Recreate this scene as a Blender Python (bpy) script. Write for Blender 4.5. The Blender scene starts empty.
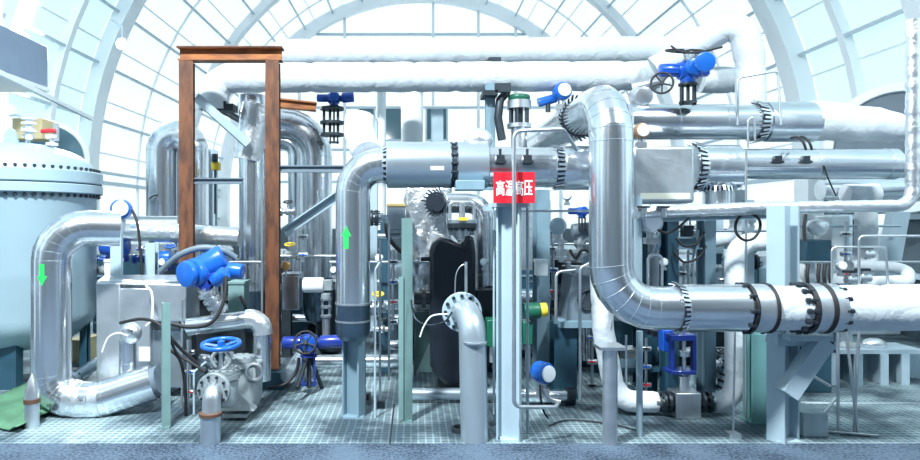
import bpy, bmesh, math, random
from mathutils import Vector, Matrix, noise
random.seed(7)
V = Vector
C = bpy.context.scene.collection
F, H, CX, CY = 640.0, 1.7, 415.0, 220.0      # focal length in pixels, eye height, vanishing point
def W(x, y, Y): return V(((x-CX)/F*Y, Y, H+(CY-y)/F*Y))
def L(px, Y): return px*Y/F                  # pixel length at depth Y -> metres
X3, Y3, Z3 = V((1,0,0)), V((0,1,0)), V((0,0,1))
ORG = {}
# ---------------------------------------------------------------- materials
MATS = {}
def mat(name, col, rough=.5, metal=0., bump=0., bs=20., var=0., vs=6., col2=None, stretch=(1,1,1), emit=0., coat=0.):
    m = bpy.data.materials.new(name); m.use_nodes = True; nt = m.node_tree; N = nt.nodes; lk = nt.links
    b = N['Principled BSDF']; b.inputs['Base Color'].default_value = (*col,1)
    b.inputs['Roughness'].default_value = rough; b.inputs['Metallic'].default_value = metal
    b.inputs['Coat Weight'].default_value = coat
    tc = N.new('ShaderNodeTexCoord'); mp = N.new('ShaderNodeMapping'); mp.inputs['Scale'].default_value = stretch
    lk.new(tc.outputs['Object'], mp.inputs['Vector'])
    if var or col2:
        n = N.new('ShaderNodeTexNoise'); n.inputs['Scale'].default_value = vs; n.inputs['Detail'].default_value = 6
        lk.new(mp.outputs[0], n.inputs['Vector'])
        r = N.new('ShaderNodeValToRGB'); lk.new(n.outputs['Fac'], r.inputs[0])
        c2 = col2 or tuple(max(0, c*(1-var)) for c in col)
        r.color_ramp.elements[0].color = (*c2,1); r.color_ramp.elements[1].color = (*col,1)
        r.color_ramp.elements[0].position = .35; r.color_ramp.elements[1].position = .62
        lk.new(r.outputs[0], b.inputs['Base Color'])
    if bump:
        n = N.new('ShaderNodeTexNoise'); n.inputs['Scale'].default_value = bs; n.inputs['Detail'].default_value = 4
        n.inputs['Distortion'].default_value = .6
        lk.new(mp.outputs[0], n.inputs['Vector'])
        bp = N.new('ShaderNodeBump'); bp.inputs['Strength'].default_value = bump; bp.inputs['Distance'].default_value = .02
        lk.new(n.outputs['Fac'], bp.inputs['Height']); lk.new(bp.outputs[0], b.inputs['Normal'])
    if emit:
        b.inputs['Emission Color'].default_value = (*col,1); b.inputs['Emission Strength'].default_value = emit
    MATS[name] = m; return m
def translucent(name, col, k=.5, rough=.5):
    m = bpy.data.materials.new(name); m.use_nodes = True; nt = m.node_tree; N = nt.nodes; lk = nt.links
    N.remove(N['Principled BSDF']); out = N['Material Output']
    d = N.new('ShaderNodeBsdfDiffuse'); t = N.new('ShaderNodeBsdfTranslucent'); mx = N.new('ShaderNodeMixShader')
    no = N.new('ShaderNodeTexNoise'); no.inputs['Scale'].default_value = .9; no.inputs['Detail'].default_value = 5
    tc = N.new('ShaderNodeTexCoord'); lk.new(tc.outputs['Object'], no.inputs['Vector'])
    r = N.new('ShaderNodeValToRGB'); lk.new(no.outputs['Fac'], r.inputs[0])
    r.color_ramp.elements[0].color = (*[c*.93 for c in col],1); r.color_ramp.elements[1].color = (*col,1)
    lk.new(r.outputs[0], d.inputs[0]); lk.new(r.outputs[0], t.inputs[0])
    mx.inputs[0].default_value = k; lk.new(d.outputs[0], mx.inputs[1]); lk.new(t.outputs[0], mx.inputs[2])
    lk.new(mx.outputs[0], out.inputs[0]); MATS[name] = m; return m
ALU  = mat('aluminium cladding', (.76,.81,.86), .21, .95, .07, 5, .14, 2.5, stretch=(1.6,1.6,.3))
ALUX = mat('aluminium cladding lengthwise', (.76,.81,.86), .21, .95, .07, 5, .14, 2.5, stretch=(.3,1.6,1.6))
ALUD = mat('dull grey jacket', (.42,.50,.57), .33, .75, .04, 14, .08, 3)
FOIL = mat('crumpled foil', (.84,.87,.90), .30, .9, .5, 17, .08, 8)
WRAP = mat('white insulation cloth', (.62,.68,.73), .75, 0, 1.0, 7, .10, 3)
WHT  = mat('white paint', (.80,.85,.88), .45, 0, .05, 30, .06, 3)
STL  = mat('brushed steel', (.62,.66,.70), .33, .9, .06, 40, .15, 9)
DSTL = mat('dark steel', (.045,.06,.075), .45, .6, .08, 30, .3, 6)
PGRY = mat('grey blue paint', (.19,.30,.37), .45, 0, .04, 25, .12, 4)
PLIT = mat('pale blue paint', (.38,.50,.575), .45, 0, .04, 25, .08, 3)
TEAL = mat('dark teal paint', (.022,.075,.115), .45, 0, .05, 25, .2, 5)
VESS = mat('pale vessel paint', (.33,.46,.535), .38, 0, .03, 18, .06, 2)
CAST = mat('cast pale paint', (.26,.31,.335), .55, .1, .2, 40, .25, 12)
GRN  = mat('pale green paint', (.17,.29,.29), .5, 0, .05, 25, .15, 6)
RUST = mat('rust brown primer', (.155,.055,.022), .65, .1, .12, 30, .4, 9, col2=(.06,.022,.012), stretch=(2,2,.5))
RUSTO= mat('orange rust primer', (.36,.13,.035), .62, .1, .12, 30, .4, 9, col2=(.16,.05,.016), stretch=(.5,2,2))
BLUE = mat('royal blue paint', (.008,.085,.46), .3, 0, .05, 30, .15, 8, coat=.3)
BLUL = mat('bright blue paint', (.010,.12,.52), .3, 0, .05, 30, .12, 8, coat=.3)
BLUD = mat('navy blue paint', (.012,.04,.30), .3, 0, .05, 30, .2, 8, coat=.3)
BLK  = mat('black enamel', (.012,.018,.03), .35, 0, .1, 16, .3, 5)
RUB  = mat('black rubber', (.012,.013,.016), .6)
GREY = mat('mid grey box', (.14,.19,.235), .5, 0, .05, 20, .15, 4)
HVAC = mat('slate blue casing', (.22,.30,.42), .5, 0, .03, 20, .08, 3)
YEL  = mat('yellow paint', (.75,.55,.04), .5)
BEI  = mat('beige paint', (.70,.58,.33), .6, 0, .05, 12, .15, 4)
GREN = mat('valve green', (.008,.12,.07), .4, 0, .05, 20, .2, 7)
ARW  = mat('arrow green', (.02,.55,.10), .5)
RED  = mat('sign red', (.62,.015,.03), .4)
CHR  = mat('sign white', (.92,.92,.92), .5)
CONC = mat('pale concrete', (.40,.50,.55), .85, 0, .3, 40, .25, 5)
TARP = mat('green sheet', (.09,.22,.13), .6, 0, .2, 6, .3, 4)
REFL_CAP = mat('floor reflection cladding', (.10,.155,.21), .25, .85, .06, 10, .1, 3)  # dark floor reflection put into the base colour of the pipe end caps
PPIP = mat('pale coated pipe', (.40,.48,.54), .3, .6, .05, 12, .08, 4)
ALUS = mat('satin aluminium sheet', (.62,.68,.73), .34, .78, .6, 4, .2, 4)
RRNG = mat('rusted ring', (.11,.055,.035), .7, .2)
DGRN = mat('dark green plate', (.05,.10,.10), .5, 0, .05, 25, .15, 6)
LENS = mat('lens glass', (.85,.90,.95), .12, 0, 0, coat=.5)
SKIN = translucent('white roof sheet', (.80,.845,.87), .5)
GLAZ = translucent('greenish roof glazing', (.56,.72,.75), .55)
RIB  = mat('white rib paint', (.82,.88,.92), .5, 0, .02, 10, .04, 1)
PURL = mat('purlin grey paint', (.55,.66,.73), .5, 0, .02, 10, .08, 2)
PANE = mat('dark blue window pane', (.12,.22,.27), .08, 0, 0, coat=.5)
LAMP = mat('lit lamp face', (1,.99,.96), .4, emit=14)
HALO = mat('bronze gauge rim', (.35,.20,.12), .4, .5)
def floor_mat():
    m = mat('steel grating', (.4,.5,.56), .55, .25); nt = m.node_tree; N = nt.nodes; lk = nt.links; b = N['Principled BSDF']
    tc = N.new('ShaderNodeTexCoord'); br = N.new('ShaderNodeTexBrick'); lk.new(tc.outputs['Object'], br.inputs['Vector'])
    br.offset = 0; br.inputs['Scale'].default_value = 1; br.inputs['Brick Width'].default_value = .058; br.inputs['Row Height'].default_value = .058
    br.inputs['Mortar Size'].default_value = .0075; br.inputs['Mortar Smooth'].default_value = .2
    br.inputs['Color1'].default_value = (.17,.235,.27,1); br.inputs['Color2'].default_value = (.145,.205,.24,1); br.inputs['Mortar'].default_value = (.34,.45,.50,1)
    n = N.new('ShaderNodeTexNoise'); n.inputs['Scale'].default_value = 1.5; n.inputs['Detail'].default_value = 7; n.inputs['Roughness'].default_value = .6
    lk.new(tc.outputs['Object'], n.inputs['Vector'])
    r = N.new('ShaderNodeValToRGB'); r.color_ramp.elements[0].position = .40; r.color_ramp.elements[1].position = .58
    r.color_ramp.elements[0].color = (.22,.26,.30,1); r.color_ramp.elements[1].color = (1.15,1.15,1.12,1); lk.new(n.outputs['Fac'], r.inputs[0])
    mx = N.new('ShaderNodeMix'); mx.data_type = 'RGBA'; mx.blend_type = 'MULTIPLY'; mx.inputs[0].default_value = 1
    lk.new(br.outputs['Color'], mx.inputs[6]); lk.new(r.outputs[0], mx.inputs[7]); lk.new(mx.outputs[2], b.inputs['Base Color'])
    bp = N.new('ShaderNodeBump'); bp.inputs['Strength'].default_value = .6; bp.inputs['Distance'].default_value = .01
    lk.new(br.outputs['Fac'], bp.inputs['Height']); lk.new(bp.outputs[0], b.inputs['Normal'])
    return m
def mat_mat():
    m = mat('blue grey granules', (.3,.4,.5), .9, 0, .5, 160); nt = m.node_tree; N = nt.nodes; lk = nt.links; b = N['Principled BSDF']
    tc = N.new('ShaderNodeTexCoord'); n = N.new('ShaderNodeTexNoise'); n.inputs['Scale'].default_value = 48; n.inputs['Detail'].default_value = 3
    n2 = N.new('ShaderNodeTexNoise'); n2.inputs['Scale'].default_value = 2.2; n2.inputs['Detail'].default_value = 6
    ad = N.new('ShaderNodeMath'); ad.operation = 'MULTIPLY_ADD'; ad.inputs[1].default_value = .75
    lk.new(tc.outputs['Object'], n.inputs['Vector']); lk.new(tc.outputs['Object'], n2.inputs['Vector'])
    lk.new(n2.outputs['Fac'], ad.inputs[0]); lk.new(n.outputs['Fac'], ad.inputs[2])
    r = N.new('ShaderNodeValToRGB'); e = r.color_ramp.elements
    e[0].position = .68; e[0].color = (.005,.015,.035,1); e[1].position = 1.0; e[1].color = (.085,.13,.19,1)
    lk.new(ad.outputs[0], r.inputs[0]); lk.new(r.outputs[0], b.inputs['Base Color']); return m
GRATE = floor_mat(); GRAN = mat_mat()
# ---------------------------------------------------------------- mesh builder
def frame(d):
    d = d.normalized(); u = d.cross(Z3 if abs(d.z) < .9 else X3).normalized(); return d, u, d.cross(u)
class MB:
    def __init__(s, M=None): s.v = []; s.f = []; s.M = M
    def add(s, vs, fs):
        b = len(s.v); s.v += [(s.M@V(p) if s.M else V(p)) for p in vs]; s.f += [tuple(i+b for i in f) for f in fs]; return s
    def box(s, c, size, R=None):
        c = V(c); hx, hy, hz = [k/2 for k in size]
        vs = [V((x,y,z)) for x in (-hx,hx) for y in (-hy,hy) for z in (-hz,hz)]
        if R is not None: vs = [R@p for p in vs]
        return s.add([p+c for p in vs], [(0,1,3,2),(4,6,7,5),(0,4,5,1),(2,3,7,6),(0,2,6,4),(1,5,7,3)])
    def bbox(s, a, b): return s.box((V(a)+V(b))/2, [abs(b[i]-a[i]) for i in range(3)])
    def lathe(s, prof, p0, axis, n=32):
        d, u, w = frame(V(axis)); p0 = V(p0); vs = []; fs = []
        for r, h in prof:
            for k in range(n):
                a = 2*math.pi*k/n; vs.append(p0+d*h+(u*math.cos(a)+w*math.sin(a))*max(r,1e-4))
        for i in range(len(prof)-1):
            for k in range(n): fs.append((i*n+k, i*n+(k+1)%n, (i+1)*n+(k+1)%n, (i+1)*n+k))
        fs.append(tuple(range(n))); fs.append(tuple((len(prof)-1)*n+k for k in range(n)))
        return s.add(vs, fs)
    def cyl(s, p0, p1, r, r1=None, n=20):
        p0, p1 = V(p0), V(p1); return s.lathe([(r,0),(r if r1 is None else r1,(p1-p0).length)], p0, p1-p0, n)
    def rcyl(s, p0, p1, r, e=.2, n=24):     # drum with rounded rims
        p0, p1 = V(p0), V(p1); l = (p1-p0).length; e = min(e*r, l*.45)
        return s.lathe([(r-e,0),(r-.3*e,.3*e),(r,e),(r,l-e),(r-.3*e,l-.3*e),(r-e,l)], p0, p1-p0, n)
    def ball(s, c, r, n=16, sq=(1,1,1)):
        vs = []; fs = []; m = n//2
        for i in range(m+1):
            t = math.pi*i/m
            for k in range(n):
                a = 2*math.pi*k/n; q = max(math.sin(t),1e-3)
                vs.append(V(c)+V((r*sq[0]*q*math.cos(a), r*sq[1]*q*math.sin(a), r*sq[2]*math.cos(t))))
        for i in range(m):
            for k in range(n): fs.append((i*n+k, i*n+(k+1)%n, (i+1)*n+(k+1)%n, (i+1)*n+k))
        return s.add(vs, fs)
    def torus(s, c, axis, R, r, n=28, m=8, sy=1.):
        d, u, w = frame(V(axis)); vs = []; fs = []
        for k in range(n):
            a = 2*math.pi*k/n; e = u*math.cos(a)+w*math.sin(a)
            for j in range(m):
                b = 2*math.pi*j/m; vs.append(V(c)+e*(R+r*math.cos(b))+d*(r*math.sin(b)))
        for k in range(n):
            for j in range(m): fs.append((k*m+j, ((k+1)%n)*m+j, ((k+1)%n)*m+(j+1)%m, k*m+(j+1)%m))
        return s.add(vs, fs)
    def tube(s, pts, r, n=12, cap=True):
        pts = [V(p) for p in pts]; T = []
        for i in range(len(pts)):
            a = pts[max(i-1,0)]; b = pts[min(i+1,len(pts)-1)]
            t = (b-a) if i in (0,len(pts)-1) else ((pts[i]-a).normalized()+(b-pts[i]).normalized())
            T.append(t.normalized())
        _, u, _ = frame(T[0]); vs = []; fs = []
        for i, p in enumerate(pts):
            u = (u-T[i]*u.dot(T[i])).normalized(); w = T[i].cross(u); rr = r[i] if isinstance(r,(list,tuple)) else r
            st = 1.
            if 0 < i < len(pts)-1:
                ca = max(.5, T[i].dot((pts[i]-pts[i-1]).normalized())); st = 1/ca
                bd = ((pts[i+1]-pts[i]).normalized()-(pts[i]-pts[i-1]).normalized())
                bd = bd.normalized() if bd.length > 1e-5 else None
            for k in range(n):
                a = 2*math.pi*k/n; e = u*math.cos(a)+w*math.sin(a); q = e*rr
                if st > 1.0005 and bd is not None: q += bd*(e.dot(bd)*rr*(st-1))
                vs.append(p+q)
        for i in range(len(pts)-1):
            for k in range(n): fs.append((i*n+k, i*n+(k+1)%n, (i+1)*n+(k+1)%n, (i+1)*n+k))
        if cap: fs.append(tuple(range(n))); fs.append(tuple((len(pts)-1)*n+k for k in range(n)))
        return s.add(vs, fs)
    def prism(s, poly, ext):                # 3-D polygon swept along a vector
        n = len(poly); ext = V(ext); vs = [V(p) for p in poly]+[V(p)+ext for p in poly]
        return s.add(vs, [tuple(range(n)), tuple(range(2*n-1,n-1,-1))]+[(k,(k+1)%n,n+(k+1)%n,n+k) for k in range(n)])
    def hbeam(s, p0, p1, w, d, t, rz=0., kind='H'):
        p0, p1 = V(p0), V(p1); ax = (p1-p0); l = ax.length; ax.normalize()
        if abs(ax.z) > .9: u = V((math.cos(rz), math.sin(rz), 0))
        else:
            u = ax.cross(Z3).normalized()
            if rz: u = Matrix.Rotation(rz, 3, ax)@u
        v = ax.cross(u)
        if kind == 'H': sec = [(-w/2,-d/2),(w/2,-d/2),(w/2,-d/2+t),(t/2,-d/2+t),(t/2,d/2-t),(w/2,d/2-t),(w/2,d/2),(-w/2,d/2),(-w/2,d/2-t),(-t/2,d/2-t),(-t/2,-d/2+t),(-w/2,-d/2+t)]
        elif kind == 'C': sec = [(-w/2,-d/2),(w/2,-d/2),(w/2,-d/2+t),(-w/2+t,-d/2+t),(-w/2+t,d/2-t),(w/2,d/2-t),(w/2,d/2),(-w/2,d/2)]
        elif kind == 'L': sec = [(-w/2,-d/2),(w/2,-d/2),(w/2,-d/2+t),(-w/2+t,-d/2+t),(-w/2+t,d/2),(-w/2,d/2)]
        else: sec = [(-w/2,-d/2),(w/2,-d/2),(w/2,d/2),(-w/2,d/2)]
        return s.prism([p0+u*a+v*b for a, b in sec], ax*l)
    def build(s, name, m, parent=None, ang=30, bevel=0):
        if parent is None:
            xs = [p.x for p in s.v]; ys = [p.y for p in s.v]; zs = [p.z for p in s.v]
            o = V(((min(xs)+max(xs))/2, (min(ys)+max(ys))/2, min(zs)))
        else: o = ORG[parent]
        me = bpy.data.meshes.new(name); me.from_pydata([p-o for p in s.v], [], s.f)
        bm = bmesh.new(); bm.from_mesh(me); bmesh.ops.recalc_face_normals(bm, faces=bm.faces); bm.to_mesh(me); bm.free()
        me.polygons.foreach_set('use_smooth', [True]*len(me.polygons)); me.set_sharp_from_angle(angle=math.radians(ang))
        me.materials.append(m)
        ob = bpy.data.objects.new(name, me); C.objects.link(ob); ORG[ob] = o
        if parent is None: ob.location = o
        else: ob.parent = parent
        if bevel:
            b = ob.modifiers.new('bevel','BEVEL'); b.width = bevel; b.segments = 2; b.limit_method = 'ANGLE'; b.angle_limit = math.radians(40)
        return ob
def tag(o, label, cat, group=None, kind=None):
    o['label'] = label; o['category'] = cat
    if group: o['group'] = group
    if kind: o['kind'] = kind
    return o
def struct(o): o['kind'] = 'structure'; return o
def thing(name, label, cat, loc, group=None):
    o = bpy.data.objects.new(name, None); C.objects.link(o); o.empty_display_size = .1
    o.location = loc; ORG[o] = V(loc); return tag(o, label, cat, group)
# ---------------------------------------------------------------- families
def route(pts, rad, seg):                    # polyline with filleted corners
    out = [pts[0]]
    for i in range(1, len(pts)-1):
        a, b, c = pts[i-1], pts[i], pts[i+1]; d1 = (a-b).normalized(); d2 = (c-b).normalized()
        ang = d1.angle(d2)
        if ang > math.pi-.03: out.append(b); continue
        t = min(rad/math.tan(ang/2), (a-b).length*(.5 if i > 1 else .98), (c-b).length*(.5 if i < len(pts)-2 else .98)); R = t*math.tan(ang/2)
        cen = b+(d1+d2).normalized()*(R/math.sin(ang/2)); v0 = b+d1*t-cen; v1 = b+d2*t-cen
        tot = v0.angle(v1); k = max(2, round(seg*tot/(math.pi/2))); axis = v0.cross(v1).normalized()
        for j in range(k+1): out.append(cen+Matrix.Rotation(tot*j/k, 3, axis)@v0)
    out.append(pts[-1]); return out
def densify(pts, step):
    out = [pts[0]]
    for a, b in zip(pts, pts[1:]):
        k = max(1, int((b-a).length/step))
        for j in range(1, k+1): out.append(a.lerp(b, j/k))
    return out
def pts3(pts): return [p if isinstance(p, V) else W(*p) for p in pts]
def pipe_mb(mb, pts, r, bend=1.6, seg=6, n=40, seams=0., lump=0.):
    P = route(pts3(pts), bend*r, seg)
    if lump:
        Q = densify(P, r*.35); off = random.random()*50
        acc = 0.; nx = .35; rr = []
        for i in range(len(Q)):
            acc += (Q[i]-Q[i-1]).length if i else 0; k = 1.
            if acc > nx: nx += .42+.3*random.random(); k = .93    # a tied seam in the cloth
            rr.append(r*k*(1+lump*noise.noise(V((i*.32+off,0,0)))))
        mb.tube(Q, rr, n)
        return P
    mb.tube(P, r, n)
    if seams:
        for a, b in zip(P, P[1:]):           # a lapped band at each gore of a bend and every so often on a straight run
            l = (b-a).length; d = (b-a).normalized(); k = max(1, round(l/seams)) if l > seams*.6 else 1
            for j in range(0 if a is not P[0] else 1, k): q = a+d*(l*j/k); mb.tube([q-d*.006, q-d*.004, q+d*.004, q+d*.006], [r*1.0, r*1.014, r*1.014, r*1.0], n)
    return P
def pipe(label, pts, rpx, m=None, name='insulated_pipe', cat='pipe', parent=None, group=None, bend=1.6, seg=6, n=40, seams=.55, lump=0., ang=12, rY=None):
    P0 = pts[0]; r = L(rpx, rY or (P0[2] if not isinstance(P0, V) else P0.y)); mb = MB()
    pipe_mb(mb, pts, r, bend, seg, n, seams, lump)
    o = mb.build(name, m or ALU, parent, ang if not lump else 40)
    if parent is None: tag(o, label, cat, group)
    elif label: o['label'] = label
    return o
def tubing(label, pts, rpx, m=None, name='tube', cat='tube', parent=None, group=None, bend=4, n=10):
    return pipe(label, pts, rpx, m or STL, name, cat, parent, group, bend, 6, n, 0, 0, 60)
def cable(label, pts, rpx, m=None, parent=None, name='cable', group=None, cat='cable'):
    P = pts3(pts); r = L(rpx, P[0].y); Q = [P[0]]            # Catmull-Rom through the points
    for i in range(len(P)-1):
        a, b, c, d = P[max(i-1,0)], P[i], P[i+1], P[min(i+2,len(P)-1)]
        for j in range(1, 9):
            t = j/8; Q.append(.5*((2*b)+(c-a)*t+(2*a-5*b+4*c-d)*t*t+(3*b-a-3*c+d)*t**3))
    o = MB().tube(Q, r, 8).build(name, m or RUB, parent, 60)
    if parent is None: tag(o, label, cat, group)
    return o
BOLT = {}
def bolts(parent, c, axis, R, nb, br, bl, m=None, a0=0., arc=2*math.pi):
    key = (round(br,4), round(bl,4), (m or DSTL).name); d, u, w = frame(V(axis)); c = V(c)
    for k in range(nb):
        a = a0+arc*k/nb; p = c+(u*math.cos(a)+w*math.sin(a))*R
        if key not in BOLT:
            mb = MB(); mb.cyl((0,0,-bl/2),(0,0,bl/2), br*.55, n=8)
            for s in (-1,1): mb.cyl((0,0,s*(bl/2-br*1.6)),(0,0,s*(bl/2-br*.2)), br, n=6)
            mb.v = [p_ for p_ in mb.v]; me = bpy.data.meshes.new('bolt'); me.from_pydata(mb.v, [], mb.f); me.materials.append(m or DSTL); BOLT[key] = me
        o = bpy.data.objects.new('bolt', BOLT[key]); C.objects.link(o); o.parent = parent
        q = d.to_track_quat('Z','Y').to_matrix().to_4x4(); o.matrix_local = Matrix.Translation(p-ORG[parent])@q; ORG[o] = p
def flange(parent, c, axis, R, th, nb=10, m=None, br=None, bm=None, bore=None, name='flange'):
    c = V(c); d = V(axis).normalized(); e = th*.12
    f = MB().lathe([(R-e,-th/2),(R,-th/2+e),(R,th/2-e),(R-e,th/2)], c, d, 40).build(name, m or STL, parent, 35)
    if nb: bolts(parent, c, d, R*.82, nb, br or R*.085, th*2.0, bm)
    return f
def fringe(parent, c, axis, r, n=26, ln=.5, flare=.55, m=None, name='fringed_collar'):
    d, u, w = frame(V(axis)); c = V(c); mb = MB(); t = .004
    for k in range(n):
        a0 = 2*math.pi*(k+.10)/n; a1 = 2*math.pi*(k+.72)/n; am = (a0+a1)/2; fl = flare*(.7+.6*random.random()); q = r*ln*(.8+.4*random.random())
        e = lambda a, rr, h: c+(u*math.cos(a)+w*math.sin(a))*rr+d*h
        A, B_, T1, T2 = e(a0,r*1.01,0), e(a1,r*1.01,0), e(am+.05,r*1.01+q*fl,q), e(am-.05,r*1.01+q*fl,q)
        nn = (u*math.cos(am)+w*math.sin(am))*t; mb.prism([A,B_,T1,T2], nn)
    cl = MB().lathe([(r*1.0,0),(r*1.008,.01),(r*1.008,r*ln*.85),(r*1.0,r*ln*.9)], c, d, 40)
    mb.lathe([(r*1.0,-.05*r),(r*1.02,-.03*r),(r*1.02,.05*r),(r*1.0,.07*r)], c, d, 40)
    o = mb.build(name, m or ALU, parent, 20)
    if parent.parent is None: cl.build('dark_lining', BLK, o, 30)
    return o
def wheel_mb(mb, c, axis, R, r, spokes=5, hub=None):
    d, u, w = frame(V(axis)); c = V(c); mb.torus(c, d, R, r, 32, 8)
    for k in range(spokes):
        a = 2*math.pi*k/spokes+.3; e = u*math.cos(a)+w*math.sin(a); mb.tube([c-d*r*1.2, c+e*R*.5-d*r*.6, c+e*R], r*.75, 6)
    h = hub or R*.2; mb.cyl(c-d*r*2.2, c+d*r*1.2, h, n=14); return mb
def arrow(parent, x, y0, y1, Y, r, cx, up, m=ARW):        # painted arrow wrapped on a vertical pipe; y0 top, y1 bottom
    zt = W(0,y0,Y).z; zb = W(0,y1,Y).z; h = zt-zb; axx = W(cx,0,Y).x; x0 = W(x,0,Y).x-axx; w = h*.11; hw = h*.23
    rows = [(0,w),(.55,w),(.55,hw),(.7,hw*.67),(.85,hw*.33),(1,.002)]
    mb = MB(); vs = []; fs = []; K = 5
    for t, q in rows:
        z = zb+h*t if up else zt-h*t
        for j in range(K):
            a = (x0+(2*j/(K-1)-1)*q)/r; a = max(-1,min(1,a)); b = math.asin(a); vs.append(V((axx+r*1.012*math.sin(b), Y-r*1.012*math.cos(b), z)))
    for i in range(len(rows)-1):
        if i == 1: continue
        for j in range(K-1): fs.append((i*K+j,i*K+j+1,(i+1)*K+j+1,(i+1)*K+j))
    o = mb.add(vs, fs).build('flow_arrow', m, parent, 60); o['label'] = 'green flow arrow pointing '+('up' if up else 'down'); return o
def column(label, x, y0, y1, Y, wpx, m, name='steel_column', rz=0., d=None, t=None, group=None, kind='H', plate=True, cat='column'):
    w = L(wpx, Y); a = W(x,y1,Y); a.z = 0. if y1 is None or a.z < .06 else a.z; b = W(x,y0,Y); ob = MB().hbeam(a+Z3*.0, b, w, d or w*1.1, t or w*.12, rz, kind).build(name, m, None, 20)
    tag(ob, label, cat, group)
    if plate and a.z < .02: MB().box(a+Z3*.008, (w*1.35, w*1.35, .016)).build('base_plate', m, ob)
    return ob
def floorY(y): return F*H/(y-CY)
def transmitter(label, x, y, Y, s, m, face=(-.25,-1,.1), group=None, mount=True, lidm=None):
    c = W(x,y,Y); r = L(s,Y); d = V(face).normalized(); t = thing('pressure_transmitter', label, 'gauge', c-Z3*r*1.8, group)
    MB().rcyl(c-d*r*1.0, c+d*r*.35, r).build('housing', m, t, 40)
    MB().rcyl(c+d*r*.36, c+d*r*.66, r*.76).build('lid', lidm or LENS, t, 40)
    mb = MB().cyl(c-Z3*r*1.8-d*r*.4, c-Z3*r*.8-d*r*.4, r*.42); mb.box(c-Z3*r*1.7-d*r*.4, (r*1.2,r*.9,r*.6)).build('process_head', STL, t, 40)
    return t
def actuator(label, x, y, Y, s, m, rz=0., ry=0., wheel='side', lid=None, name='electric_actuator', group=None, down=2.0):
    # electric valve actuator: motor to the left, gear housing, switch drum facing the viewer, handwheel, yoke below
    c = W(x,y,Y); u = L(s,Y); M = Matrix.Translation(c)@Matrix.Rotation(rz,4,'Z')@Matrix.Rotation(ry,4,'Y')@Matrix.Scale(u,4)
    t = thing(name, label, 'actuator', M@V((0,0,-down)))
    a = MB(M); a.rcyl((-.75,0,0),(.75,0,0),.72); a.rcyl((0,0,-1.0),(0,0,.75),.6); a.build('gear_housing', m, t, 40)
    b = MB(M); b.rcyl((-2.3,0,.05),(-.7,0,.05),.5); b.cyl((-.85,0,.05),(-.7,0,.05),.6)
    for k in range(12):
        q = 2*math.pi*k/12; b.box((-1.5,.5*math.sin(q),.05+.5*math.cos(q)),(1.1,.05,.05))
    b.build('motor', m, t, 40)
    e = MB(M); e.rcyl((.1,-.6,.15),(.1,-1.15,.15),.68); e.build('switch_cover', lid or m, t, 40)
    g = MB(M); g.rcyl((.75,0,.0),(1.6,0,.0),.45); g.box((1.45,0,0),(.3,.7,.7)); g.build('terminal_box', m, t, 40)
    if wheel == 'side': wheel_mb(MB(M), (-.9,-.85,-.55), (-.3,-1,.1), .75, .07).build('handwheel', RUB, t, 50)
    if wheel == 'top': wheel_mb(MB(M), (0,-.1,1.35), (0,-.25,1), .95, .07).build('handwheel', RUB, t, 50)
    if wheel == 'front': wheel_mb(MB(M), (-.1,-1.3,.3), (0,-1,.35), .95, .09).build('handwheel', RUB, t, 50)
    k = MB(M); k.cyl((0,0,-1.15),(0,0,-1.0),.75)
    for sx in (-.5,.5): k.box((sx,0,-1.15-(down-1)/2),(.16,.45,down-1))
    k.cyl((0,0,-down),(0,0,-1.0),.13); k.cyl((0,0,-down),(0,0,-down+.15),.7); k.build('yoke', DSTL if m is not BLUD else m, t, 40)
    return t
# ================================================================ SETTING
HR, HX, HZ, YE, YN = 7.0, .2, 2.6, 22.2, -8.0
SK = -.11
def arc(th, R=HR, Y=0): return V((HX+R*math.cos(th), Y+SK*R*math.cos(th), HZ+R*math.sin(th)))
def hall_sheet(name, t0, t1, ya, yb, m, n=24, skew=True):
    mb = MB(); vs = []; fs = []
    for k in range(n+1):
        th = math.radians(t0+(t1-t0)*k/n); p = arc(th)
        vs += [V((p.x, ya+(p.y if skew else 0), p.z)), V((p.x, yb+(p.y if skew and yb < 20 else 0), p.z))]
    for k in range(n): fs.append((2*k,2*k+1,2*k+3,2*k+2))
    return struct(mb.add(vs, fs).build(name, m, None, 60))
YG = 12.0; YM = 3.0
ROOF = mat('opaque roof sheet', (.30,.36,.40), .7); WALLF = mat('grey hall wall', (.10,.14,.17), .8)
hall_sheet('ceiling', 0, 180, YG, YE, SKIN, 48)
hall_sheet('ceiling', 58, 122, YM, YG, SKIN, 16)
hall_sheet('window_1', 122, 180, YM, YG, GLAZ, 16)
hall_sheet('window_2', 0, 58, YM, YG, GLAZ, 16)
hall_sheet('ceiling', 0, 180, YN, YM, ROOF, 32)
for nm, sx in (('wall_left',-1),('wall_right',1)):
    x = HX+sx*HR
    struct(MB().add([(x,YG,1.5),(x,YE,1.5),(x,YE,HZ),(x,YG,HZ)], [(0,1,2,3)]).build(nm, SKIN)); struct(MB().add([(x,YG,0),(x,YE,0),(x,YE,1.5),(x,YG,1.5)], [(0,1,2,3)]).build(nm, WALLF))
    struct(MB().add([(x,YN,0),(x,YG,0),(x,YG,HZ),(x,YN,HZ)], [(0,1,2,3)]).build(nm, WALLF))
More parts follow.
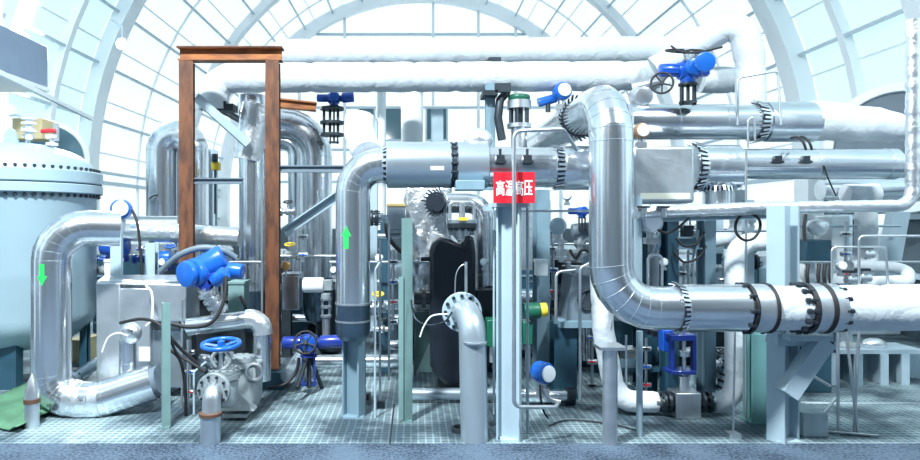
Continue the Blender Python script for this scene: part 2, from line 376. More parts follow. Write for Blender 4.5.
# end wall: translucent sheet with mullions and an arch band
mb = MB(); vs = [V((HX+HR,YE,1.4))]+[V((arc(math.radians(a)).x, YE, arc(math.radians(a)).z)) for a in range(0,181,6)]+[V((HX-HR,YE,1.4))]
struct(MB().bbox((HX-HR,YE,0),(HX+HR,YE+.1,1.4)).build('wall_back', WALLF))
struct(mb.add(vs, [tuple(range(len(vs)))]).build('wall_back', SKIN))
struct(MB().add([(v.x,YN,0 if v.z<1.5 else v.z) for v in vs], [tuple(range(len(vs)))]).build('wall_front', WALLF))
def arch(name, Y, R, dr, dy, m, skew=True, n=40):
    mb = MB(); vs = []; fs = []
    for k in range(n+1):
        th = math.pi*k/n
        for rr, yy in ((R,0),(R-dr,0),(R-dr,dy),(R,dy)):
            p = arc(th, rr); vs.append(V((p.x, Y+yy+(p.y if skew else 0), p.z)))
    for k in range(n):
        for j in range(4): fs.append((4*k+j,4*k+(j+1)%4,4*k+4+(j+1)%4,4*k+4+j))
    for sx in (-1,1):                      # the leg of the arch down to the floor
        xo = HX+sx*R; xi = HX+sx*(R-dr); ys = Y+(SK*sx*R if skew else 0)
        mb.bbox((min(xo,xi), ys, 0), (max(xo,xi), ys+dy, HZ))
    fs += [(0,1,2,3), tuple(4*n+j for j in range(4))]
    return struct(mb.add(vs, fs).build(name, m, None, 20))
arch('trim_1', YE-.35, HR-.02, .38, .3, RIB, False)
for k, (y, dr, dy) in enumerate(((17.6,.22,.3),(12.0,.28,.42),(10.8,.14,.14),(9.1,.26,.3),(7.9,.14,.14),(6.6,.3,.5),(3.5,.3,.5),(0.,.3,.5))):
    arch('trim_%d' % (k+2), y, HR-.02, dr, dy, RIB)
k = 10
for a in list(range(8, 180, 9)):
    th = math.radians(a); p = arc(th, HR-.09)
    R = Matrix.Rotation(-(th-math.pi/2), 3, 'Y')
    struct(MB().box((p.x,(YN+YE)/2,p.z), (.055,YE-YN-.1,.12), R).build('trim_%d' % k, PURL)); k += 1
for sx in (-1,1):
    for z in (.9,1.75,2.5):
        struct(MB().box((HX+sx*(HR-.07),(YN+YE)/2,z), (.12,YE-YN-.1,.08)).build('trim_%d' % k, PURL)); k += 1
for j, yy in enumerate((20.2,14.8)):
    arch('trim_%d' % (k+j), yy, HR-.015, .05, .035, RIB)
k += 2
for a in list(range(4, 180, 9)):             # thin sheet laps between the purlins
    th = math.radians(a+.5); p = arc(th, HR-.02); R = Matrix.Rotation(-(th-math.pi/2), 3, 'Y')
    struct(MB().box((p.x,(YM+YE)/2,p.z), (.03,YE-YM-.1,.03), R).build('trim_%d' % k, RIB)); k += 1
struct(MB().bbox((W(390,0,4.9).x-.006,4.87,0),(W(390,0,4.9).x+.006,5.9,.003)).build('trim_%d' % k, RUB)); k += 1
for px in (258, 300, 345, 433, 478, 515, 560):      # mullions of the end wall
    x = W(px,0,YE).x; zt = HZ+math.sqrt(max(.1,(HR-.4)**2-(x-HX)**2))
    struct(MB().bbox((x-.05,YE-.16,0), (x+.05,YE-.02,zt)).build('trim_%d' % k, RIB)); k += 1
for py in (35, 72, 108, 150, 182):
    z = W(0,py,YE).z; hw = math.sqrt(max(.1,(HR-.4)**2-max(0,z-HZ)**2))
    struct(MB().bbox((HX-hw,YE-.12,z-.04), (HX+hw,YE-.02,z+.04)).build('trim_%d' % k, PURL)); k += 1
n_win = 3
for (x0,y0,x1,y1) in ((384,110,403,140),(427,110,446,140),(360,110,374,140)):    # small dark windows in the end wall
    a, b = W(x0,y1,YE), W(x1,y0,YE)
    w = struct(MB().bbox((a.x,YE-.20,a.z),(b.x,YE-.17,b.z)).build('window_%d' % n_win, PANE)); n_win += 1
    f = MB()
    for q in ((a.x-.06,a.z-.06,b.x+.06,a.z),(a.x-.06,b.z,b.x+.06,b.z+.06),(a.x-.06,a.z,a.x,b.z),(b.x,a.z,b.x+.06,b.z)):
        f.bbox((q[0],YE-.24,q[1]),(q[2],YE-.12,q[3]))
    f.build('window_frame', PURL, w)
def porthole(px, py, Y, Rpx, yaw, name):           # round hatch window set in a drum on the hall side
    c = W(px,py,Y); R = L(Rpx,Y); d = V((math.sin(yaw),-math.cos(yaw),0))
    o = struct(MB().lathe([(R,-.5),(R,0),(R*.98,.04),(R*.86,.05),(R*.84,.0),(R*.84,-.10)], c, d, 56).build(name, RIB, None, 30))
    MB().lathe([(R*.83,-.03),(R*.83,.0)], c, d, 48).build('window_pane', PANE if px < 400 else GREY, o, 30)
    return o
porthole(48, 158, 11.2, 38, .55, 'window_6'); porthole(900, 148, 8.6, 66, -.5, 'window_7')
# floor
struct(MB().bbox((-7,4.86,-.1),(7.4,YE,0)).build('floor', GRATE))
struct(MB().bbox((-7,YN,-.1),(7.4,4.855,.004)).build('floor', GRAN))
# ---------------------------------------------------------------- light
w = bpy.data.worlds.new('sky'); bpy.context.scene.world = w; w.use_nodes = True
w.node_tree.nodes['Background'].inputs[0].default_value = (.87,.965,.99,1); w.node_tree.nodes['Background'].inputs[1].default_value = 1.2
def key_lamp(label, x, y, z, s, e):  # added key light with fixture, out of view, for highlights and contrast
    t = thing('added_key_lamp', label, 'lamp', (x,y,z))
    MB().bbox((x-s/2-.05,y-s/2-.05,z+.02),(x+s/2+.05,y+s/2+.05,z+.14)).build('lamp_housing', WHT, t)
    MB().cyl((x,y,z+.14),(x,y,HZ+math.sqrt(HR**2-(x-HX)**2)-.1),.015,n=8).build('suspension_rod', STL, t)
    l = bpy.data.lights.new('lamp_light','AREA'); l.energy = e; l.size = s; l.color = (.92,.985,1)
    o = bpy.data.objects.new('lamp_light', l); C.objects.link(o); o.parent = t; o.location = (0,0,-.01); ORG[o] = V((x,y,z))
key_lamp('left added key lamp out of view above the foreground', -2.2, 1.6, 7.0, .7, 900)
key_lamp('right added key lamp out of view above the foreground', 4.0, 2.0, 6.6, .7, 260)
def floodlight(label, px, py, Y, e):
    c = W(px,py,Y); t = thing('floodlight', label, 'lamp', c)
    d = V((.35,-1,-.35)).normalized()
    MB().rcyl(c-d*.14, c, .11).build('lamp_housing', WHT, t, 40); MB().cyl(c, c+d*.02, .09).build('lamp_face', LAMP, t, 40)
    MB().tube([c-d*.1+Z3*.1, c-d*.1+Z3*.3, c+V((-.35,.35,.55))], .02, 8).build('bracket', PURL, t, 50)
    l = bpy.data.lights.new('lamp_light','SPOT'); l.energy = e; l.spot_size = 2.6; l.shadow_soft_size = .12
    o = bpy.data.objects.new('lamp_light', l); C.objects.link(o); o.parent = t; o.location = d*.05; o.rotation_euler = d.to_track_quat('-Z','Y').to_euler(); ORG[o] = c
floodlight('bright round floodlight fixed to the white roof rib above the vessel', 122, 44, 11.6, 500)
# camera
cam = bpy.data.cameras.new('camera'); co = bpy.data.objects.new('camera', cam); C.objects.link(co); bpy.context.scene.camera = co
co.location = (0,0,H); co.rotation_euler = (math.pi/2,0,0); cam.sensor_width = 36; cam.lens = 36*F/920; cam.shift_x = (460-CX)/920; cam.shift_y = (CY-230)/920; cam.clip_start = .05
vs = bpy.context.scene.view_settings; bpy.context.scene.display_settings.display_device = 'sRGB'
vs.view_transform = 'Standard'; vs.look = 'None'; vs.gamma = 1; vs.exposure = 1.0; vs.use_curve_mapping = False
# ================================================================ LEFT: vessel, ducts, valve group
def vessel():
    Y = 6.9; c = W(18,0,Y); x, y = c.x, Y; zf = W(0,180,Y).z; zb = W(0,312,Y).z; RB, RF = L(70.5,Y), L(75.5,Y)
    t = thing('pressure_vessel', 'huge pale blue vessel with domed bolted lid on short dark legs at far left', 'vessel', (x,y,0))
    zd = W(0,143,Y).z; p = V((x,y,0)); fl = L(6.5,Y)
    hb = L(30,Y)
    body = [(RB*.05,zb-hb*1.25)]+[(RB*math.sin(a),zb-hb*1.25*math.cos(a)) for a in [math.radians(q) for q in range(10,91,10)]]+[(RB,zf-.12),(RB+.01,zf-.10)]
    MB().lathe(body, p, Z3, 72).build('shell', VESS, t, 30)
    MB().lathe([(RF,zf-.155),(RF+.012,zf-.145),(RF+.012,zf-.065),(RF,zf-.055)], p, Z3, 72).build('lower_flange', VESS, t, 30)
    MB().lathe([(RF-.012,zf-.054),(RF-.012,zf-.046)], p, Z3, 72).build('gasket', DSTL, t, 30)
    lid = MB().lathe([(RF,zf-.045),(RF+.012,zf-.035),(RF+.012,zf+.075),(RF,zf+.085),(RB*.985,zf+.09)]+[(RB*.98*math.cos(a),zf+.09+(zd-zf-.09)*math.sin(a)) for a in [math.radians(q) for q in range(5,90,8)]], p, Z3, 72).build('domed_lid', VESS, t, 30)
    bolts(t, V((x,y,zf-.035)), Z3, RF-.03, 60, .017, .32, None)
    lx = W(10,137,Y-.35)
    MB().prism([lx+V(q) for q in ((-.09,0,-.13),(.09,0,-.13),(.05,0,.06),(0,0,.10),(-.05,0,.06))], (0,.03,0)).build('lifting_lug', VESS, lid)
    for a in (200, 250, 290, 340):
        q = math.radians(a); b = p+V((math.cos(q)*RB*.62, math.sin(q)*RB*.62, 0)); MB().bbox(b+V((-.13,-.06,0)), b+V((.13,.06,zb-.12))).build('leg', TEAL, t)
    for bx, by in ((28,134),(52,142)):               # small instruments on the lid
        b = W(bx,by,Y-.1); k = MB().cyl(b-Z3*.25, b+Z3*.05, .022, n=12)
        k.cyl(b-Z3*.04, b-Z3*.01, .06, n=16); k.cyl(b+Z3*.04, b+Z3*.07, .065, n=16); k.build('nozzle', WHT, lid, 40)
vessel()
t = thing('needle_valve', 'small valve with red handle on the domed vessel lid', 'valve', W(56,136,6.8)-Z3*.02)
b = W(56,136,6.8); MB().cyl(b-Z3*.05, b+Z3*.13, .03, n=12).build('valve_body', STL, t, 40)
MB().tube([b+V((-.12,-.06,.04)), b+V((-.04,-.05,.05)), b+V((.02,-.03,.05))], .022, 10).build('handle', RED, t, 50)
t = thing('gauge_manifold', 'white two flange nozzle manifold on top of the vessel lid', 'manifold', W(29,130,6.75)-Z3*.05)
b = W(29,130,6.75); k = MB(); k.cyl(b-Z3*.1, b+Z3*.12, .035, n=14)
for dz in (-.02,.06,.11): k.cyl(b+Z3*dz, b+Z3*(dz+.018), .075, n=18)
k.build('stem', WHT, t, 40); MB().tube([b+V((-.02,0,.12)), b+V((-.14,0,.16)), b+V((-.2,0,.15))], .012, 8).build('lever', STL, t, 50)
o = tag(MB().bbox(W(12,139,9.0), W(42,118,9.0)+V((0,.3,0))).build('equipment_box', BEI, None, 30, .01), 'beige equipment box behind the vessel lid', 'box')
# slate ventilation casing along the left roof
a, b = W(48,92,9.0), W(48,47,9.0)
t = thing('ventilation_casing', 'long slate blue ventilation casing hung under the roof at upper left', 'duct', (a.x-.35,7.2,a.z))
MB().bbox((a.x-.75,5.0,a.z+.06),(a.x,9.0,b.z)).build('casing', HVAC, t, 30, .01); MB().bbox((a.x-.77,4.98,a.z),(a.x+.02,9.03,a.z+.055)).build('bottom_frame', RIB, t)
for yy in (5.4,8.6): MB().tube([(a.x-.4,yy,b.z-.02),(a.x-.4,yy,HZ+math.sqrt(HR**2-(a.x-.4-HX)**2)-.05)], .015, 8).build('hanger_rod', STL, t, 50)
def rail(label, pts, w, m): return tag(MB().hbeam(pts[0], pts[1], w, w, w*.25, 0, 'B').build('tie_rail', m), label, 'rail')
rail('white tie rail running under the slate casing towards the roof rib', (W(-10,68,6.3), W(92,119,9.6)), .05, RIB)
# rust portal frame
YP = 6.5
t = thing('portal_frame', 'rust brown steel portal frame standing on a teal plinth', 'frame', W(230,391,YP))
pw = L(13.5,YP)
for px, y0 in ((187,62),(273,62)):
    a = W(px,y0,YP); zb = .0 if px == 187 else .2
    MB().hbeam((a.x,YP,zb), a, pw, pw*1.1, pw*.11, math.radians(12 if px == 187 else 6)).build('post', RUST, t, 20)
a, b = W(180,55,YP), W(282,55,YP); MB().hbeam(a, b, pw, L(13,YP), pw*.1).build('top_beam', RUSTO, t, 20)
a, b = W(179,48.5,YP), W(283,48.5,YP); MB().hbeam(a, b, pw*1.1, L(1.6,YP), .01, 0, 'B').build('cap_strip', RUST, t, 20)
a, b = W(194,181,YP), W(243,181,YP); MB().hbeam(a, b, L(6,YP), L(6,YP), .012, 0, 'H').build('crossbar', GREY, t, 20)
a, b = W(279,169,YP), W(345,169,YP); o = MB().hbeam(a, b, L(6.5,YP), L(7,YP), .012, 0, 'H').build('crossbar', GREY, t, 20)
tag(MB().bbox(W(250,391,YP-.1)+V((0,0,0)), W(284,372,YP-.1)+V((0,.35,0))).build('plinth', TEAL, None, 30, .008), 'low teal steel plinth under the right post of the rust frame', 'plinth')
# overhead white pipes
pipe('upper white cloth wrapped pipe running across under the roof', [(278,53,7.7),(480,51.5,7.7),(672,50,7.7)], 13.5, WRAP, lump=.05, n=32)
o = pipe('lower white cloth wrapped pipe ending in a rounded elbow behind the rust frame', [(214,110,7.2),(214,78,7.2),(430,77,7.2),(655,76,7.2)], 14.8, WRAP, lump=.05, n=32, bend=1.3)
t = thing('pipe_shoe', 'black pipe shoe under the left end of the lower white pipe', 'support', W(217,110,7.1))
MB().bbox(W(201,110,7.1), W(233,103.5,7.1)+V((0,.2,0))).build('shelf', DSTL, t); MB().bbox(W(207,104,7.1), W(226,101,7.1)+V((0,.15,0))).build('saddle', DSTL, t)
MB().hbeam(W(217,107,7.25), W(217,107,7.25)+V((0,2.2,0)), .06,.06,.01).build('bracket_arm', DSTL, t)
for px, y0, y1, Y in ((488,41,37,7.35),(493,84,95,7.3)):
    pass
# silver risers in the frame
o = pipe('silver clad riser seen through the rust frame, dark end below', [(253,96,7.4),(253,318,7.4)], 13.5, seams=.7)
a = W(253,290,7.4); MB().lathe([(L(13.9,7.4),0),(L(13.9,7.4),-.2),(L(13,7.4),-.36),(L(9,7.4),-.47),(.02,-.50)], a, Z3, 36).build('end_cap', REFL_CAP, o, 30)
a, b = W(253,155,7.4), W(253,100,7.4); q = L(13.9,7.4)
MB().tube([W(248,160,7.35), W(258,105,7.35)], [q*1.0,q*1.12], 32).build('crumpled_sleeve', FOIL, o, 30)
o = tag(MB().hbeam(W(196,97,6.9), W(248,144,7.1), .09,.09,.015,0,'B').build('diagonal_brace', PLIT), 'pale blue diagonal brace inside the rust frame near its top', 'brace')
o = pipe('big silver clad elbow pipe right of the rust frame turning down', [(262,124,7.8),(317,124,7.8),(317,300,7.8)], 15.3, bend=2.2, seg=6, seams=.8)
a = W(317,300,7.8); r = L(15.5,7.8); MB().lathe([(r,.28),(r*1.01,0),(r*.95,-.12),(r*.7,-.24),(.02,-.30)], a, Z3, 36).build('end_cap', REFL_CAP, o, 30)
o = pipe('inner silver elbow nested under the big silver elbow', [(262,141,8.5),(296,141,8.5),(296,300,8.5)], 8, bend=1.8, seams=.8)
o = pipe('silver clad pipe looping over as an arch left of the rust post', [(162,216,8.0),(162,136,8.0),(193,136,8.0),(193,300,8.0)], 15, bend=1.05, seg=7, seams=.9)
cable('thin wire loop hanging on the silver arch pipe', [(149,199,7.75),(153,196,7.74),(158,195,7.7)], .7, DSTL)
# foil wrapped header between rust posts
o = pipe('foil wrapped silver header passing behind the left rust post', [(118,231,6.9),(178,233,6.9),(240,237,6.9)], 9.5, FOIL, lump=.06, n=28)
transmitter('blue transmitter with white round lid on top of the foil header', 121, 209, 6.6, 10, BLUL, (.32,-1,.05))
tag(MB().bbox(W(110,284,6.3)+V((0,0,0)), W(121,222,6.3)+V((0,.05,0))).build('support_plate', PLIT, None, 30, .004), 'pale blue upright support plate below the transmitter', 'plate')
column('pale grey strut post below the foil header', 152, 243, 300, 6.6, 10, PLIT, 'strut_post', 0, kind='C', plate=False)
# U shaped drain pipe
Y = 5.6
o = pipe('silver clad U pipe in front of the vessel with green down arrow', [(120,229,Y+.25),(51.5,227,Y),(51.5,399,Y),(100,400,Y),(154,382,Y+.1)], 17.5, ALU, bend=1.75, seg=6, seams=.8)
arrow(o, 52.5, 263, 284, Y, L(17.5,Y+.25), 51.5, False)
a = W(51.5,373,Y); MB().tube([a-Z3*.015,a+Z3*.015], L(18.1,Y), 40).build('strap', WHT, o, 40)
pts = [W(70,398,Y),W(86,401.5,Y),W(105,399,Y)]; MB().tube(densify(route(pts,.4,5),.03), [L(18.6,Y)*(1+.07*noise.noise(V((i*.9,1,0)))) for i in range(len(densify(route(pts,.4,5),.03)))], 36).build('foil_patch', FOIL, o, 40)
pts = [W(150,383.5,Y+.1), W(161,380,Y+.1)]; MB().cyl(pts[0],pts[1],L(15,Y),n=36).build('end_flange', GREY, o, 30)
a = W(32,427,floorY(427)); Y2 = a.y
t = thing('stub_post', 'short steel stub post with pointed top and rusty ring beside the U pipe', 'post', a)
r = L(6.8,Y2); MB().lathe([(r,0),(r,.21)], a, Z3, 24).build('lower_tube', STL, t, 40); MB().lathe([(r*1.12,.20),(r*1.12,.235)], a, Z3, 24).build('rust_ring', RRNG, t, 40)
MB().lathe([(r,.235),(r*.95,.30),(r*.55,.38),(r*.1,.44)], a, Z3, 24).build('pointed_cap', STL, t, 40)
# clad valve box
t = thing('clad_valve_box', 'aluminium clad insulation box left of the blue actuator cluster', 'box', W(142,415,6.0))
def fbox(x0,y0,x1,y1,Y,d,nm,m,b=.012,par=None):
    return MB().bbox(W(x0,y1,Y), W(x1,y0,Y)+V((0,d,0))).build(nm, m, par, 30, b)
fbox(96,283,120,386,6.0,.5,'side_panel',ALUS,par=t); fbox(119,288,150,388,6.02,.45,'front_panel',ALUS,par=t); fbox(148,284,186,322,5.95,.38,'end_panel',ALUS,par=t)
a = [W(96,284,6.0),W(187,285,6.0),W(180,278,6.33),W(105,278,6.33)]; MB().prism(a, V((0,.02,.03))).build('top_sheet', ALUS, t)
MB().prism([W(117,421,5.85),W(158,421,5.85),W(151,390,5.9),W(128,390,5.9)], (0,.3,0)).build('skirt', ALUS, t)
fbox(133,330,182,388,6.1,.35,'recess_panel',ALUD,par=t)
t2 = pipe('short silver riser with foil top beside the clad box', [(128,386,5.75),(128,340,5.75)], 8, seams=.2)
MB().ball(W(131,333,5.72), L(10.5,5.7), 20, (1,.9,1.05)).build('foil_cap', FOIL, t2, 60)
o = fbox(139,347,150,361,5.7,.004,'paper_tag',CHR,0); tag(o, 'white paper tag stuck on the clad box front', 'tag')
# green channel posts
column('pale green channel post in front of the clad valve box', 166, 303, 427, 5.25, 7.5, GRN, 'channel_post', .5, kind='C')
o = column('pale green channel post left of the black tank', 407, 218, 421, 5.41, 8, GRN, 'channel_post', .45, kind='C'); MB().bbox(W(398.5,420,5.36),W(403.5,277,5.36)+V((0,.02,0))).build('side_plate', GRN, o)
# blue actuator cluster
Y = 5.75; M = None
t = thing('electric_actuator', 'tilted bright blue actuator cluster above the clad box', 'actuator', W(214,312,Y))
c = W(193,273,Y); d = V((-.45,-.8,-.05)).normalized(); r = L(14.5,Y)
k = MB(); k.rcyl(c-d*.20, c+d*.02, r*1.02); k.build('switch_drum', BLUL, t, 40); MB().rcyl(c+d*.03, c+d*.10, r*.93).build('drum_cover', BLUL, t, 40)
g = W(213,263,Y+.1); e = V((.8,.1,.45)).normalized(); MB().rcyl(g-e*.16, g+e*.12, L(13.5,Y)).build('gear_housing', BLUL, t, 40)
k = MB(); k.rcyl(W(214,282,Y-.02),W(226,272,Y-.05),L(7,Y)); k.build('limit_switch', BLUL, t, 40)
m2 = W(236,269,Y+.1); MB().rcyl(m2-V((.14,0,.0)), m2+V((.07,-.02,-.02)), L(7.5,Y)).build('motor', BLUL, t, 40)
k = MB(); k.box(W(205,282,Y+.05),(.16,.14,.12),Matrix.Rotation(.6,3,'Y')); k.box(W(217,277,Y+.05),(.16,.14,.10),Matrix.Rotation(-.4,3,'Y')); k.build('mounting_block', BLUD, t, 30, .01)
n0, n1 = W(203,288,Y+.02), W(221,312,Y+.1); dd = (n1-n0).normalized()
k = MB(); k.cyl(n0,n1,L(6,Y),n=20)
for q in (.15,.4,.62,.85): k.cyl(n0.lerp(n1,q), n0.lerp(n1,q)+dd*.03, L(9,Y), n=24)
k.build('neck', STL, t, 30)
cable('thick grey hose arching over the blue actuator cluster', [(160,272,5.9),(178,256,5.85),(200,248,5.85),(222,250,5.9),(236,258,5.95)], 3.2, GREY, name='hose', cat='hose')
cable('black cable dropping from the actuator cluster to the clad box', [(226,276,5.6),(224,300,5.55),(212,322,5.5),(190,327,5.5),(165,322,5.5)], 1.9)
cable('black cable looping along the front of the clad box', [(120,323,5.6),(142,319,5.55),(160,325,5.5),(178,346,5.5),(200,366,5.6)], 1.7)
cable('lower black cable curling behind the green post', [(170,350,5.5),(180,360,5.5),(185,385,5.5),(186,418,5.55)], 1.7)
cable('pale wire hooking over the clad box edge', [(146,286,5.85),(152,294,5.82),(152,318,5.8),(146,326,5.8)], 1.1, WHT)
cable('thin white wire curling left of the foil capped riser', [(102,352,5.6),(108,338,5.6),(118,333,5.6),(128,336,5.6)], .9, WHT)
cable('black cable from the transmitter down to the foil header', [(132,210,6.45),(137,222,6.4),(140,245,6.4),(142,278,6.4)], 1.4)
# silver elbow behind gate valve
o = pipe('silver clad pipe with crinkled elbow above the blue handwheel', [(188,327,5.9),(262,317.5,5.9),(262,380,5.9)], 8.8, ALUX, bend=1.5, seg=5, seams=.35)
q = [W(247,319,5.9),W(262,317,5.9),W(263,334,5.9)]; q = densify(route(q,.12,6),.02); MB().tube(q,[L(9.6,5.9)*(1+.08*noise.noise(V((i*1.3,7,0)))) for i in range(len(q))],28).build('crinkled_foil', FOIL, o, 40)
o = pipe('dark clad pipe rising away behind the silver elbow pipe', [(288,376,6.25),(294,366,6.55),(308,348,7.0)], 7.5, ALUD, bend=1, seams=0)
# gate valve with blue handwheel
Y = 5.2
t = thing('gate_valve', 'cast gate valve with sky blue handwheel and bent outlet pipe at front left', 'valve', W(213,443,4.9))
c = W(221,344,Y); MBW = wheel_mb(MB(), c, (0,-.12,1), L(18,Y), L(2.4,Y), 5); MBW.build('handwheel', BLUL, t, 50)
k = MB(); a = W(221,376,Y); k.cyl(W(221,382,Y), W(221,346,Y), L(2.2,Y), n=12)
k.build('stem', STL, t, 40); k = MB(); k.torus(W(221,360,Y),(0,1,.0),L(9,Y),L(2,Y),24,8); k.cyl(W(221,374,Y),W(221,369,Y),L(8,Y)); k.cyl(W(221,352,Y),W(221,348,Y),L(5,Y)); k.build('yoke', CAST, t, 40)
k = MB(); k.cyl(W(224,378,Y),W(224,373,Y),L(16,Y),n=32); k.cyl(W(224,372.5,Y),W(224,368.5,Y),L(15,Y),n=32); bf = k.build('bonnet_flange', CAST, t, 30)
bolts(t, W(224,373,Y), Z3, L(13.5,Y), 12, L(1.5,Y), L(10,Y))
k = MB(); k.rcyl(W(224,405,Y),W(224,377,Y),L(14,Y)); k.rcyl(W(216,391,Y-.13),W(216,391,Y+.3),L(13,Y)); k.build('valve_body', CAST, t, 40)
fc = W(214,390,Y-.2); f = flange(t, fc, (-.12,-1,0), L(16.5,Y), .04, 10, CAST, name='inlet_flange')
P = route([fc+V((0,.0,0)), W(212,391,4.93), W(210.5,443,4.88)], .17, 8); P[-1].z = .0
MB().tube(P, L(8.6,Y), 28).build('outlet_pipe', STL, t, 40)
a = W(210.5,414,4.88); MB().tube([a-Z3*.01,a+Z3*.012], L(10.4,Y), 28).build('rust_band', RRNG, t, 40); MB().tube([V((a.x,a.y,.0)), a-Z3*.01], L(9.3,Y), 28).build('dark_sleeve', ALUD, t, 40)
t = thing('valve_housing', 'pale grey valve housing with bolted lid right of the gate valve', 'valve', W(240,414,5.55))
Y = 5.5
k = MB(); k.prism([W(229,408,Y),W(254,408,Y),W(256,366,Y),W(230,366,Y)], (0,.3,0)); k.build('housing', CAST, t, 30, .02)
k = MB(); k.cyl(W(240,366,Y+.1),W(240,361,Y+.1),L(16,Y),n=32); k.cyl(W(240,360.5,Y+.1),W(240,356,Y+.1),L(15,Y),n=32); k.build('lid_flange', CAST, t, 30); bolts(t, W(240,361,Y+.1), Z3, L(13,Y), 10, L(1.7,Y), L(11,Y))
MB().prism([W(222,411,Y-.1),W(254,411,Y-.1),W(238,391,Y)], (0,.12,0)).build('gusset', CAST, t, 30); MB().bbox(W(222,418,Y-.1), W(250,411,Y)+V((0,.35,0))).build('foot', CAST, t)
k = MB().torus(W(254,372,Y), (0,1,0), L(8,Y), L(1.6,Y), 24, 8); k.build('side_pipe', STL, t, 40)
MB().cyl(W(231,366,Y), W(231,352,Y), L(2.5,Y)).build('lid_stud', STL, t, 40)
# green sheet and floor hoses
o = MB(); vs=[]; fs=[]; nx, ny = 16, 10
for i in range(nx+1):
    for j in range(ny+1):
        p = W(-40,420,5.45).lerp(W(44,420,5.45), i/nx); p.y = 5.40+j*.11-.02*i; p.z = .025+.10*max(0,noise.noise(V((i*.35,j*.4,3))))+.06*(j/ny)
        vs.append(p)
for i in range(nx):
    for j in range(ny): q=i*(ny+1)+j; fs.append((q,q+1,q+ny+2,q+ny+1))
o = MB().add(vs,fs).build('tarpaulin', TARP, None, 60); s = o.modifiers.new('solid','SOLIDIFY'); s.thickness=.01; tag(o, 'crumpled green sheet lying on the grating under the vessel', 'sheet')
tag(MB().bbox(W(66,398,7.6), W(84,340,7.6)+V((0,.4,0))).build('storage_crate', BEI, None, 30, .01), 'yellowish crate standing behind the U pipe below the vessel', 'crate')
column('dark teal post between the yellowish crate and the clad box', 85, 300, 384, 7.0, 7, TEAL)
o = pipe('dark grey pipe stub rising behind the U pipe bend', [(72,380,6.2),(98,362,6.5)], 6, ALUD, seams=0); flange(o, W(73,380,6.22), W(98,362,6.5)-W(72,380,6.2), L(9,6.2), .05, 8, STL)
# ================================================================ CENTRE
Y = 5.45
o = pipe('wide silver clad pipe standing on a blue column, green up arrow on it', [(353,322,Y),(353,166,Y),(388,165,Y)], 17.3, bend=1.55, seg=5, seams=.75)
arrow(o, 348, 226, 248, Y, L(17.3,Y), 353, True)
for yy in (303,320): a = W(349,yy,Y); a.x = W(353,0,Y).x; MB().tube([a-Z3*.008,a+Z3*.008], L(17.8,Y), 40).build('seam_band', STL, o, 40)
a = W(353,304,Y); r = L(17.6,Y); MB().lathe([(r,0),(r,-.20),(r*.93,-.26),(r*.7,-.30),(.02,-.31)], a, Z3, 40).build('end_cap', REFL_CAP, o, 30)
fringe(o, W(383,165,Y), X3, L(17.5,Y), 22, .35, .5)
o = pipe('white cloth wrapped lump tapering up from the elbow of the arrow pipe', [(360,118,5.75),(359,132,5.7),(366,152,5.55)], 15, WRAP, lump=.10, bend=1, n=32, name='insulation_wrap', cat='insulation')
o = tag(MB().lathe([(L(22,Y),0),(L(23,Y),.01),(L(23,Y),L(64,Y)-.01),(L(22,Y),L(64,Y))], W(387,165,Y), X3, 56).build('jacket_drum', ALUD, None, 20), 'wide dull grey jacket drum on the main pipe with small paper label', 'jacket')
rr = L(23.1,Y); axx = W(0,165,Y); vs_=[]; 
mb = MB(); vs=[]; fs=[]
for i in range(2):
    x = W(430+13*i,0,Y).x
    for j in range(4): q=-.02-.2*j/3*.9; vs.append(V((x, Y-rr*math.cos(.13+.17*j/3), axx.z-rr*math.sin(.13+.17*j/3)+0)))
for j in range(3): fs.append((j,j+1,4+j+1,4+j))
mb.add(vs,fs).build('paper_label', CHR, o, 60)['label'] = 'small white paper label'
o2 = tag(MB().lathe([(L(20,Y),0),(L(21,Y),.01),(L(21,Y),L(5,Y))], W(451,165,Y), X3, 40).build('spacer_ring', DSTL, None, 20), 'dark slotted spacer ring between the two grey jackets', 'ring')
bolts(o2, W(453.5,165,Y), X3, L(21.5,Y), 16, .014, .07)
o = tag(MB().lathe([(L(21,Y),0),(L(23,Y),.01),(L(23,Y),L(32,Y)-.01),(L(21,Y),L(32,Y))], W(456,165,Y), X3, 56).build('jacket_drum', ALUD, None, 20), 'shorter grey jacket drum left of the red sign', 'jacket')
MB().bbox(W(456,190,Y-.25), W(485,180,Y-.25)+V((0,.2,0))).build('drip_tray', PGRY, o, 30, .006)
MB().ball(W(478,140,Y+.1), L(15,Y), 20, (1,.8,.8)).build('foil_hump', FOIL, o, 60)
o = pipe('silver pipe behind the red sign with fringed collars', [(488,167,Y),(606,168,Y)], 20, ALUX, seams=.45)
fringe(o, W(562,168,Y), V((-1,0,0)), L(20.2,Y), 30, .45, .25); 
MB().lathe([(L(21.5,Y),0),(L(22,Y),.01),(L(22,Y),L(44,Y))], W(562,168,Y), X3, 48).build('jacket_sleeve', ALUX, o, 25)
for px in (500,527):
    c = W(px,160,Y-L(20,Y)); k = MB().box(c,(.07,.06,.075)); k.box(c+V((0,-.03,-.02)),(.09,.03,.02)); k.cyl(c+V((0,-.01,0)),c+V((0,-.01,.09)),.012,n=8); k.build('clamp_block', DSTL, o)
column('blue grey I column under the arrow pipe', 354, 335, 416, 5.55, 15, PGRY, 'steel_column', 1.57-.42, d=L(19,5.55))
